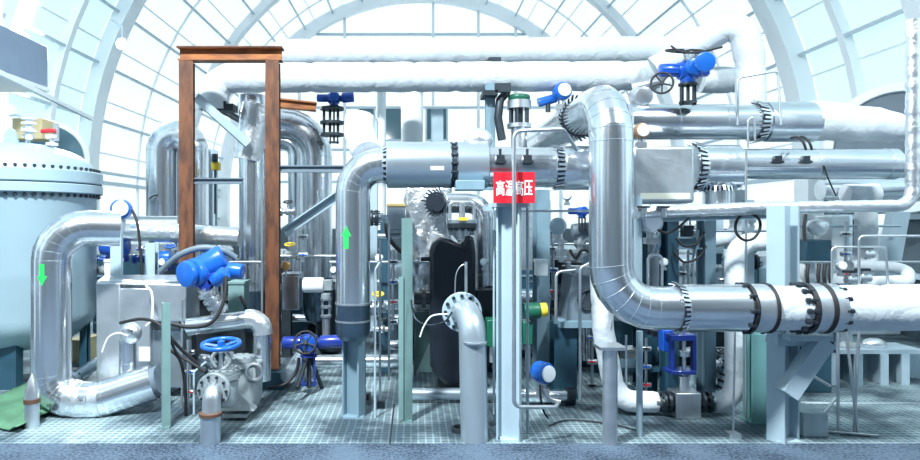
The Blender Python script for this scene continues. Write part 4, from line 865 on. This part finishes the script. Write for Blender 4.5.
# top right actuator, pipe loop
Y=5.9
t=actuator('blue electric actuator with black handwheels high above the silver cross pipes', 688, 71, Y, 12.5, BLUE, 0, 0, None, BLUL, down=2.6)
wheel_mb(MB(), W(662,83,Y-.25), (-.35,-1,.1), L(10,Y), L(1.1,Y), 5).build('side_handwheel', RUB, t, 50)
wheel_mb(MB(), W(686,51,Y), (0,-.35,1), L(19,Y), L(1.1,Y), 3).build('top_handwheel', RUB, t, 50)
MB().cyl(W(686,60,Y),W(686,50,Y),L(3,Y)).build('spindle', STL, t, 40)
MB().rcyl(W(705,62,Y-.15),W(705,62,Y-.32),L(9.5,Y)).build('switch_cover', BLUL, t, 40)
cable('black cable looping over the top of the high blue actuator', [(671,46,5.8),(682,52,5.75),(700,52,5.75),(722,47,5.8)], 1.1)
t=thing('steel_gauge','steel gauge body beside the high blue actuator','gauge',W(640,100,6.3)); k=MB(); k.rcyl(W(632,88,6.4),W(660,82,6.3),L(5.5,6.3)); k.build('barrel', STL, t, 40); k=MB(); k.rcyl(W(637,97,6.25),W(644,96,6.0),L(9,6.3)); k.build('head', STL, t, 40)
pipe('white wrapped loop pipe rising to a bend and dropping at upper right', [(655,70,6.9),(690,48,6.8),(741,18,6.6),(750,60,6.6),(751,108,6.6)], 13.5, WRAP, bend=1.5, lump=.06, n=32)
pipe('white wrapped horizontal stub below the loop pipe', [(700,80,7.0),(752,80,7.0)], 13, WRAP, lump=.05, n=32)
tubing('thin white tube arch in front of the white wrapped loop pipe', [(738,125,5.93),(738,78,5.93),(778,71,5.93),(781,125,5.9)], 1.1, STL)
tubing('thin hooked drain tube with small cock on the lower cross pipe', [(748,148,5.45),(748,120,5.45),(754,116,5.45),(755,140,5.45)], 1.0, STL)
for x0,lb in ((797,'left black cable arching over the lower cross pipe'),(803,'right black cable arching over the lower cross pipe')):
    cable(lb,[(x0-6,138,5.7),(x0,137,5.6),(x0+6,142,5.5),(x0+9,150,5.5)],1.2)
# rear right wall kit
Y=7.4
tag(MB().hbeam(W(884,290,7.2),W(898,212,7.2),L(17,7.2),.12,.02,0,'B').build('leaning_beam', PLIT),'pale slanted beam at far right behind the white pipe','beam')
tag(MB().bbox(W(806,262,6.9),W(832,240,6.9)+V((0,.3,0))).build('control_box', TEAL, None,30,.01),'dark control box behind the bracket column at right','box')
for x in (812,822,830,836): pass
t=thing('hose_rack','rack of four black hoses above the flanges at right','rack',W(822,288,6.0)); MB().bbox(W(804,292,6.0),W(838,286,6.0)+V((0,.1,0))).build('rack_plate', PLIT, t)
for x in (808,819,825,831): MB().tube([W(x,287,5.98),W(x-1,275,5.95),W(x,264,6.0)],L(1.7,6),8).build('black_hose', RUB, t, 50)
tag(MB().bbox(W(832,284,7.0),W(850,216,7.0)+V((0,.3,0))).build('panel_board', WHT, None,30,.01),'white board behind the hose rack','panel')
pipe('white wrapped vertical bundle behind the pale tube stand at right', [(866,200,7.0),(866,262,7.0)], 10, WRAP, lump=.12, n=28)
pipe('white looped pipe rounding behind the white pipe at right', [(850,283,6.3),(908,281,6.3),(908,268,6.6),(850,266,6.6)], 6, WRAP, bend=1.5, lump=.05, n=24)
tubing('pale tube stand with square hoop above the white pipe at right', [(859,290,4.68),(859,236,4.68),(925,236,4.68)], 1.3, STL)
tubing('second pale hoop tube left of the tube stand', [(832,290,4.72),(832,247,4.72),(886,247,4.72),(888,289,4.72)], 1.2, STL)
for x,y,lb,s in ((852,272,'small steel valve left under the pale hoop tube',1),(864,270,'small steel valve right under the pale hoop tube',1),(868,248,'small dark handled valve on the hoop tube',.8)):
    t=thing('small_valve',lb,'valve',W(x,y+14*s,6.0)); MB().cyl(W(x,y+14*s,6.0),W(x,y,6.0),L(3,6)).build('valve_body', STL, t,40)
    k=MB(); k.bbox(W(x-7*s,y+1,5.97),W(x+7*s,y-1.5,5.97)+V((0,.04,0))); k.build('lever', DSTL, t); MB().cyl(W(x-6*s,y+8*s,6.0),W(x+6*s,y+8*s,6.0),L(4,6)).build('side_flange', STL, t, 40)
# ================================================================ REAR CLUTTER
def tank(label,x,y0,y1,Y,r,m,group=None):
    a=W(x,y1,Y); a.z=max(a.z,0); b=W(x,y0,Y); R=L(r,Y); h=b.z-a.z
    o=MB().lathe([(R*.5,0),(R*.9,.04),(R,.1),(R,h-.14),(R*.9,h-.05),(R*.5,h)],a,Z3,36).build('tank',m,None,35); tag(o,label,'tank',group); return o
tank('dark cylinder tank behind the big silver elbow bottom',330,285,352,8.2,14,DSTL)
tank('grey rounded tank behind the green channel post',392,262,345,8.7,17,ALUD)
tank('dark rounded tank behind the white headed valve',292,285,340,9.2,16,TEAL)
tank('dark tank far behind the tapered box',600,236,378,8.6,18,TEAL)
tank('grey tank behind the teal support frame',686,255,376,8.3,14,ALUD)
for lb,x0,x1,yt,Y,m in (
 ('dark skid far behind the clad valve box',92,172,238,9.6,TEAL),('black equipment skid far behind the rust frame',176,262,244,9.9,DSTL),
 ('dark skid far behind the big silver elbow',266,332,250,9.6,DSTL),('teal skid far behind the arrow pipe',336,400,244,10.2,TEAL),
 ('dark skid far behind the black tank',408,492,236,9.7,DSTL),('teal skid far behind the sign column',496,556,240,10.0,TEAL),
 ('black skid far behind the tapered box',560,632,244,9.5,BLK),('dark skid far behind the block valve',636,700,246,9.8,DSTL),
 ('teal skid far behind the wrapped riser',704,762,250,9.6,TEAL),('pale skid far behind the bracket column',768,826,250,9.4,PGRY),
 ('pale skid far behind the tube stands',830,905,256,9.4,PLIT)):
    a=W(x0,300,Y); a.z=0; b=W(x1-3,yt,Y); t=thing('equipment_skid',lb,'equipment',V(((a.x+b.x)/2,Y,0)))
    MB().bbox(a,V((b.x,Y+.6,b.z-.25))).build('casing',m,t,30,.03); k=MB(); n_=3
    for i in range(n_): k.lathe([(.12,0),(.16,.05),(.16,.2),(.08,.3)],V((a.x+(b.x-a.x)*(i+.5)/n_,Y+.3,b.z-.3)),Z3,20)
    k.build('top_fitting',STL,t,35)
    k=MB()
    for i in range(4): k.bbox((a.x+.05,Y-.03,.15+i*(b.z-.5)/4),(b.x-.05,Y,.18+i*(b.z-.5)/4))
    k.build('louvre',STL if m is BLK else PGRY,t,30)
rng=random.Random(3)
rows=[(402,282,8.4,3,STL),(360,318,8.2,4,ALUX),(545,298,7.8,7,ALUX),(540,352,7.2,4,DSTL),(690,300,7.4,6,ALUX),(660,352,7.3,5,STL),(300,318,8.6,4,DSTL),(395,345,7.8,5,ALUX)]
spans=[(290,470),(282,420),(510,610),(505,640),(640,765),(620,770),(240,340),(385,432)]
names=['thin steel header crossing behind the arrow pipe','silver header passing low behind the arrow pipe','silver header behind the sign column and tapered box','dark low pipe behind the green valve box','silver header behind the teal support frame','low steel pipe behind the block valve','dark pipe behind the rust post foot','silver low pipe behind the green channel post']
for (x,y,Y,r,m),(x0,x1),nm in zip(rows,spans,names): pipe(nm,[(x0,y,Y),(x1,y,Y)],r,m,seams=0 if r<5 else .5,n=24,ang=30)
for lb,x,y0,y1,Y,w,m in (
 ('dark teal rear column left of the arrow pipe',342,240,350,8.8,10,TEAL),('dark teal rear column right of the arrow pipe',385,215,380,7.2,9,TEAL),
 ('dark rear column left of the black tank',420,240,372,7.4,9,DSTL),('dark rear column seen through the blue actuator group',598,225,380,7.2,10,TEAL),
 ('teal rear column just right of the tallest front pipe',640,225,392,6.6,11,TEAL),('dark rear column left of the block valve stem',676,310,390,7.0,12,DSTL),
 ('dark rear column left of the rust post foot',240,290,356,8.5,10,DSTL),('slim pale rear column inside the rust frame',212,150,300,8.3,9,PLIT),
 ('pale rear column right of the fringed elbow',500,210,385,7.6,12,PGRY),('dark rear column right of the rust post',287,270,362,8.0,9,DSTL),
 ('pale column behind the jacket box edge',716,215,330,7.8,10,PLIT),('pale grey column behind the far right flange rack',842,215,350,7.8,12,PLIT)):
    column(lb,x,y0,y1,Y,w,m)
for lb,x0,y0,x1,y1,Y,m in (
 ('dark equipment cabinet behind the blue actuator cluster',188,300,246,352,7.6,DSTL),('dark switchgear cabinet behind the arrow pipe column',322,300,350,352,8.9,TEAL),
 ('dark panel cabinet behind the black tank',404,300,470,372,7.5,TEAL),('black low cabinet behind the sign column',505,318,560,378,7.9,BLK),
 ('dark teal cabinet behind the round stanchion',575,320,640,380,7.4,TEAL),('dark cabinet behind the block valve',650,330,730,378,7.5,DSTL),
 ('dark low cabinet behind the deep green column',765,330,800,400,6.3,TEAL),('grey cabinet behind the left rust post',150,262,182,300,7.2,GREY)):
    a=W(x0,y1,Y); a.z=0; tag(MB().bbox(a,W(x1,y0,Y)+V((0,.5,0))).build('equipment_cabinet',m,None,30,.015),lb,'cabinet')
def small_valve(lb,x,y,Y,s,m,hm=DSTL,h=True):
    t=thing('globe_valve',lb,'valve',W(x,y+12*s,Y)); MB().ball(W(x,y+8*s,Y),L(5*s,Y),14).build('valve_body',m,t,60)
    MB().cyl(W(x-9*s,y+8*s,Y),W(x+9*s,y+8*s,Y),L(3*s,Y)).build('pipe_neck',m,t,40)
    for sg in (-1,1): flange(t,W(x+8*s*sg,y+8*s,Y),X3,L(5.5*s,Y),.025,0,m)
    MB().cyl(W(x,y+8*s,Y),W(x,y-4*s,Y),L(1.3*s,Y),n=10).build('stem',STL,t,40)
    if h: wheel_mb(MB(),W(x,y-4*s,Y),(0,-.3,1),L(5.5*s,Y),L(.9*s,Y),4).build('handwheel',hm,t,50)
for lb,x,y,Y,s,m,hm in (
 ('small steel valve hanging beside the diagonal brace',288,205,7.4,.8,STL,DSTL),('small steel valve below the diagonal brace',290,248,7.3,.9,CAST,YEL),
 ('pale valve with yellow wheel left of the green channel post',378,298,6.9,1.,CAST,YEL),('dark valve right behind the arrow pipe elbow',396,212,7.2,1.1,CAST,DSTL),
 ('steel valve low right behind the arrow pipe',382,322,6.9,.9,STL,DSTL),('steel valve behind the sign column foot',548,335,6.9,.9,STL,DSTL),
 ('steel valve beneath the foil pipe at the teal frame',690,222,6.9,.8,STL,DSTL),('small valve right of the teal support frame',718,262,6.9,.8,STL,DSTL),
 ('small valve low behind the wrapped riser',722,355,6.8,1.,STL,DSTL),('pale valve behind the deep green column',776,300,6.8,1.,CAST,DSTL),
 ('blue wheeled valve behind the foil header',170,250,7.3,.9,BLUE,BLUL),('blue wheeled valve left of the foil header strut',142,252,7.2,.9,BLUE,BLUL),
 ('steel valve between the rust posts below the foil header',225,255,7.1,.8,STL,DSTL),('pale valve standing behind the clad box',104,262,7.3,1.,CAST,BLUE)):
    small_valve(lb,x,y,Y,s,m,hm)
t=thing('yellow_instrument','small yellow instrument on a thin stand inside the rust frame','instrument',W(215,182,7.6)); MB().bbox(W(211,170,7.6),W(219,162,7.6)+V((0,.08,0))).build('instrument_box',YEL,t,30,.008); k=MB(); k.cyl(W(215,214,7.6),W(215,170,7.6),.012,n=8); k.cyl(W(215,162,7.6),W(215,154,7.6),L(3,7.6),n=12); k.build('stand',DSTL,t,40)
t=thing('blue_motor','blue motor pump behind the U pipe top bend','motor',W(112,262,6.9)); k=MB(); k.rcyl(W(102,246,6.9),W(128,246,6.9),L(9,6.9)); k.build('motor_body',BLUE,t,40); MB().bbox(W(106,262,6.9),W(124,254,6.9)+V((0,.12,0))).build('motor_foot',BLUD,t)
t=thing('blue_motor','blue motor pump below the foil header','motor',W(160,268,7.0)); k=MB(); k.rcyl(W(150,258,7.0),W(172,258,7.0),L(8,7)); k.build('motor_body',BLUL,t,40); MB().bbox(W(152,270,7),W(170,264,7)+V((0,.12,0))).build('motor_foot',BLUD,t)
for i,(lb,p) in enumerate((
 ('thin vertical tube just right of the arrow pipe',[(375,420,5.5),(375,270,5.5),(380,262,5.5)]),
 ('second thin vertical tube right of the arrow pipe',[(380,402,5.8),(380,240,5.8)]),
 ('thin tube hooked left of the green channel post',[(389,380,5.9),(389,225,5.9),(384,215,5.9)]),
 ('thin vertical tube between the tank and the sign column',[(494,414,5.6),(494,230,5.6)]),
 ('thin impulse tube inside the rust frame',[(222,250,7),(222,300,7)]),
 ('thin tube along the left side of the rust post',[(262,330,6.4),(262,200,6.4)]),
 ('thin tube climbing beside the gate valve',[(194,415,5.6),(194,372,5.6),(206,362,5.6)]),
 ('thin tube behind the gate valve housing',[(188,412,5.7),(188,340,5.7)]),
 ('thin tube rising behind the clad box corner',[(182,412,5.8),(182,300,5.8)]),
 ('thin tube between the teal frame posts',[(688,290,6.2),(688,250,6.2)]),
 ('thin tube right between the teal frame posts',[(693,292,6.3),(693,236,6.3)]),
 ('thin vertical tube behind the coiled cable',[(746,421,5.4),(746,150,5.4)]),
 ('thin tube between the two teal posts low down',[(626,405,5.9),(626,335,5.9)]),
 )):
    tubing(lb,p,1.2,STL if i%3 else PLIT)
tag(MB().bbox(W(612,372,6.0),W(660,368,6.0)+V((0,.4,0))).build('small_shelf',TEAL,None,30),'narrow teal shelf plate behind the round stanchion','shelf')
tag(MB().box(W(381,404,5.8).xy.to_3d()+Z3*.03,(.07,.07,.06)).build('floor_clamp',DSTL),'small dark floor clamp by the thin tube right of the blue column','clamp')
t=thing('floor_socket','small framed floor socket beside the blue column','socket',W(366,398,5.9)); q=V((W(366,0,5.95).x,5.95,0)); MB().box(q+Z3*.05,(.09,.05,.10)).build('socket_box',CAST,t,30,.004); MB().box(q+V((0,-.03,.06)),(.05,.02,.05)).build('socket_face',RUST,t)

# ================================================================ MORE MIDDLE GROUND
def ibox(lb,x0,y0,x1,y1,Y,d,m,nm='instrument_box',cat='box',lid=None):
    t=thing(nm,lb,cat,W((x0+x1)/2,y1,Y)); MB().bbox(W(x0,y1,Y),W(x1,y0,Y)+V((0,d,0))).build('enclosure',m,t,30,.008)
    MB().bbox(W(x0-.5,y0+.5,Y-.01),W(x1+.5,y0-2.5,Y-.01)+V((0,d+.02,0))).build('lid',lid or m,t,30,.004); return t
ibox('grey instrument box with ochre lid right of the arrow pipe elbow',387,206,405,230,6.6,.25,GREY,lid=mat('ochre',(.42,.31,.12),.6))
ibox('silver clad box right of the rust post',282,276,299,310,7.0,.25,ALU)
ibox('pale green panel box beneath the blue actuator cluster',228,284,244,330,6.3,.2,GRN)
ibox('small dark junction box on the teal rack crossbar',684,228,694,240,6.3,.1,DSTL)
ibox('teal junction box right of the teal rack',712,256,722,264,6.6,.15,TEAL)
ibox('white junction box low behind the stub of the U pipe',104,262,116,276,6.7,.15,WHT)
ibox('small pale box on the grey column behind the sign',536,262,548,276,6.15,.1,WHT)
ibox('black control box behind the thin sign tube',548,262,562,284,6.7,.2,BLK)
ibox('dark motor box left of the black tank',398,322,412,340,6.9,.2,DSTL)
ibox('pale junction box right behind the bracket column',804,262,815,280,7.0,.1,WHT)
ibox('steel sample box right of the round stanchion',626,352,640,368,6.5,.2,STL)
t=thing('pressure_gauge','copper pressure gauge on the silver box right of the rust post','gauge',W(286,276,6.9)); k=MB(); k.rcyl(W(286,266,6.95),W(286,266,6.85),L(4.5,6.9)); k.build('dial_case',mat('copper',(.55,.30,.12),.35,.8),t,40); MB().cyl(W(286,276,6.9),W(286,269,6.9),.012,n=8).build('stem',STL,t)
tag(MB().hbeam(W(279,103,7.95),W(316,107,7.95),L(9,7.9),L(9,7.9),.02).build('short_beam',RUSTO),'short orange rust beam under the lower white pipe right of the frame','beam')
for lb,x,y,Y,r in (('dark flanged nozzle just right of the arrow pipe elbow',374,218,6.3,8),('steel flanged nozzle low right of the arrow pipe',377,308,6.3,8),('steel flanged nozzle behind the sign column foot',530,345,6.9,8),('flanged nozzle behind the green valve box',556,300,6.7,9),('steel flanged nozzle between teal posts',690,270,6.8,7),('flanged nozzle under the silver drum right',668,232,6.6,7),('flanged nozzle right behind the wrapped riser',752,262,6.7,8),('flanged nozzle left behind the rust post foot',232,312,7.0,9)):
    o=pipe(lb,[(x-9,y,Y),(x+9,y,Y)],r*.62,ALUD,name='flanged_nozzle',cat='nozzle',seams=0,n=24,ang=30)
    for dx in (-2.6,2.6): flange(o,W(x+dx,y,Y),X3,L(r,Y),.035,8,STL if 'steel' in lb else DSTL)
cable('black hose curving below the ochre lidded box',[(386,224,6.5),(388,236,6.45),(395,246,6.45),(402,252,6.45)],2.2,name='hose',cat='hose')
for lb,p,r,m in (
 ('short grey tube below the ochre lidded box',[(378,236,6.7),(404,236,6.7)],2.6,ALUD),
 ('silver pipe bending behind the green channel post',[(384,305,6.8),(412,305,6.8),(412,392,6.8)],5,ALUX),
 ('white elbow pipe left behind the tapered box',[(548,300,6.9),(563,300,6.9),(563,360,6.9)],8,WRAP),
 ('silver pipe bending down left of the tallest front pipe',[(568,292,7.0),(586,292,7.0),(586,360,7.0)],5,ALU),
 ('white vertical pipe between tallest pipe and teal rack',[(655,236,6.7),(655,330,6.7)],8,WRAP),
 ('white curved pipe behind the teal rack right post',[(712,240,6.9),(738,236,6.9),(738,190,6.9)],8,WRAP),
 ('pale vertical pipe right behind the bracket column',[(806,214,7.2),(806,300,7.2)],7,WHT),
 ('white vertical pipe behind the pale tube stand',[(884,214,7.6),(884,300,7.6)],7,WHT),
 ('silver pipe bend low behind the gate valve',[(200,360,6.4),(214,360,6.4),(214,398,6.4)],6,ALU),
 ('dark pipe standing behind the clad box right edge',[(192,300,6.4),(192,410,6.4)],4,DSTL),
 ('silver vertical pipe behind the yoke valve',[(666,336,6.9),(666,392,6.9)],6,ALU),
 ('silver cross pipe in the gap left of the sign column',[(478,252,7.3),(500,252,7.3)],6,ALUX)):
    pipe(lb,p,r,m,lump=.05 if m is WRAP else 0,seams=0 if r<5 else .4,n=24,ang=14,name='small_pipe')
for lb,p,r in (
 ('black cable looping over the teal rack crossbar',[(676,238,5.9),(684,246,5.85),(696,244,5.85),(704,232,5.9)],1.3),
 ('black cable drooping under the teal rack crossbar',[(674,252,5.9),(684,262,5.85),(698,258,5.85),(706,246,5.9)],1.2),
 ('black cable hanging behind the bracket column top',[(806,214,5.6),(804,226,5.6),(805,242,5.6)],1.5),
 ('black cable snaking beside the grey blue transmitter',[(590,252,6.0),(582,250,5.95),(576,258,5.95),(570,250,6.0)],1.6),
 ('thin black wire across the lower cross pipe at right',[(824,166,5.655),(828,178,5.68),(836,196,5.75)],.7),
 ('black cable along the rust post foot',[(240,296,6.2),(246,310,6.2),(244,322,6.2)],1.6),
 ('black cable looping right of the gate valve',[(168,330,5.4),(176,352,5.4),(190,362,5.4),(206,372,5.3)],1.6),
 ('thin brown wire lying on the grating right of the blue transmitter',[V((1.1,5.25,.012)),V((1.3,5.4,.012)),V((1.62,5.3,.012)),V((1.8,5.1,.012))],.8)):
    cable(lb,p,r)
for lb,x,y,Y,s,m in (('small grey round gauge beside the blue cylinder actuator',567,196,6.2,4.5,PLIT),('tiny white gauge on the teal rack left post',664,262,5.8,4,WHT),('small pale gauge above the white motor drum',334,270,6.6,4,CAST),('small blue gauge behind the foil header strut',163,262,6.5,4.5,BLUL),('small white gauge left of the ochre lidded box',379,258,6.3,4,WHT),('small steel gauge right of the black tank',484,262,6.2,4,STL),('small white gauge on the rear post by the bracket column',752,220,6.4,4,WHT),('round steel gauge under the pale hoop tube',842,266,6.1,5,STL)):
    transmitter(lb,x,y,Y,s,m)
t=thing('foil_wrapped_fitting','crumpled foil wrapped fitting hanging right of the bracket column top','fitting',W(818,236,6.2)); o=MB().ball(W(818,226,6.2),L(11,6.2),20,(1,.6,.75)); o.v=[p+V((0,0,.03*noise.noise(p*9))) for p in o.v]; o.build('foil_wrap',FOIL,t,60)

def manifold(lb,x,y0,y1,Y,n,m=STL):
    t=thing('instrument_manifold',lb,'manifold',W(x,y1,Y)); MB().cyl(W(x,y1,Y),W(x,y0,Y),L(1.6,Y),n=10).build('riser',m,t,40)
    for i in range(n):
        y=y0+(y1-y0)*(i+.6)/n; b=MB(); b.rcyl(W(x-5,y,Y),W(x+5,y,Y),L(2.6,Y)); o=b.build('cross_valve',m,t,40)
        MB().cyl(W(x,y,Y-.02),W(x,y,Y-.10),L(1.4,Y),n=10).build('spindle',DSTL,o,40); MB().box(W(x,y,Y-.11),(L(7,Y),.015,L(1.6,Y))).build('lever',(DSTL,BLUE,RED,DSTL)[i%4] if m is STL else DSTL,o)
for a in (('three valve manifold behind the sign column at mid height',553,236,300,6.5,3),('four valve manifold between arrow pipe and green post',393,250,330,6.2,4),('two valve manifold beside the silver box right of the rust post',303,226,262,7.0,2),('three valve manifold inside the teal rack',684,262,320,6.4,3),('three valve manifold right of the teal rack',724,268,330,6.4,3),('three valve manifold behind the hose rack',846,222,282,6.6,3),('two valve manifold under the foil header',206,246,262,7.1,2),('tall manifold left of the round stanchion',592,300,395,6.6,4),('manifold behind the black tank right side',489,276,330,6.75,3),('manifold left of the yoke valve',646,338,392,6.0,3),('manifold standing between clad box and gate valve',190,340,400,6.2,3)): manifold(*a)
for i,(lb,p) in enumerate((('thin cross tube high behind the teal rack',[(640,231,6.6),(770,231,6.6)]),('thin cross tube low behind the teal rack',[(645,300,6.8),(765,300,6.8)]),('thin cross tube behind tapered box top',[(530,244,6.9),(600,244,6.9)]),('thin cross tube behind the green valve box',[(530,282,6.9),(605,282,6.9)]),('thin cross tube behind the arrow pipe at mid height',[(330,262,6.9),(430,262,6.9)]),('thin cross tube behind the pale tube stand',[(800,262,6.9),(925,262,6.9)]),('upper cross tube behind the pale tube stand',[(800,226,7.0),(900,226,7.0)]),('thin cross tube right of the rust post',[(280,256,7.2),(345,256,7.2)]),('thin cross tube under the clad riser inside the rust frame',[(196,262,7.0),(262,262,7.0)]))):
    tubing(lb,p,1.3,STL if i%2 else ALUD)
# repeats share a group
G={'instrument_manifold':'instrument manifolds','globe_valve':'small valves among the rear pipework','equipment_skid':'equipment skids in the far rear','small_valve':'small tube valves','thin_rod':'thin rods near the bracket column','steel_column':'upright steel columns','channel_post':'pale green channel posts','steel_coupling':'steel couplings on the big front pipe','jacket_drum':'grey jacket drums on the cross pipes','added_key_lamp':'added key lamps','equipment_cabinet':'dark rear cabinets','pressure_transmitter':'round transmitters and gauges','flanged_nozzle':'flanged nozzles in the rear pipework','instrument_box':'instrument and junction boxes','tank':'rear cylinder tanks','tube':'thin steel tubes','cable':'cables and wires','instrument_valve':'instrument valves behind the tall pipe','blue_motor':'blue motor pumps','small_pipe':'small rear pipes'}
for o in list(bpy.data.objects):
    b=o.name.split('.')[0]
    if o.parent is None and b in G and 'label' in o: o['group']=G[b]
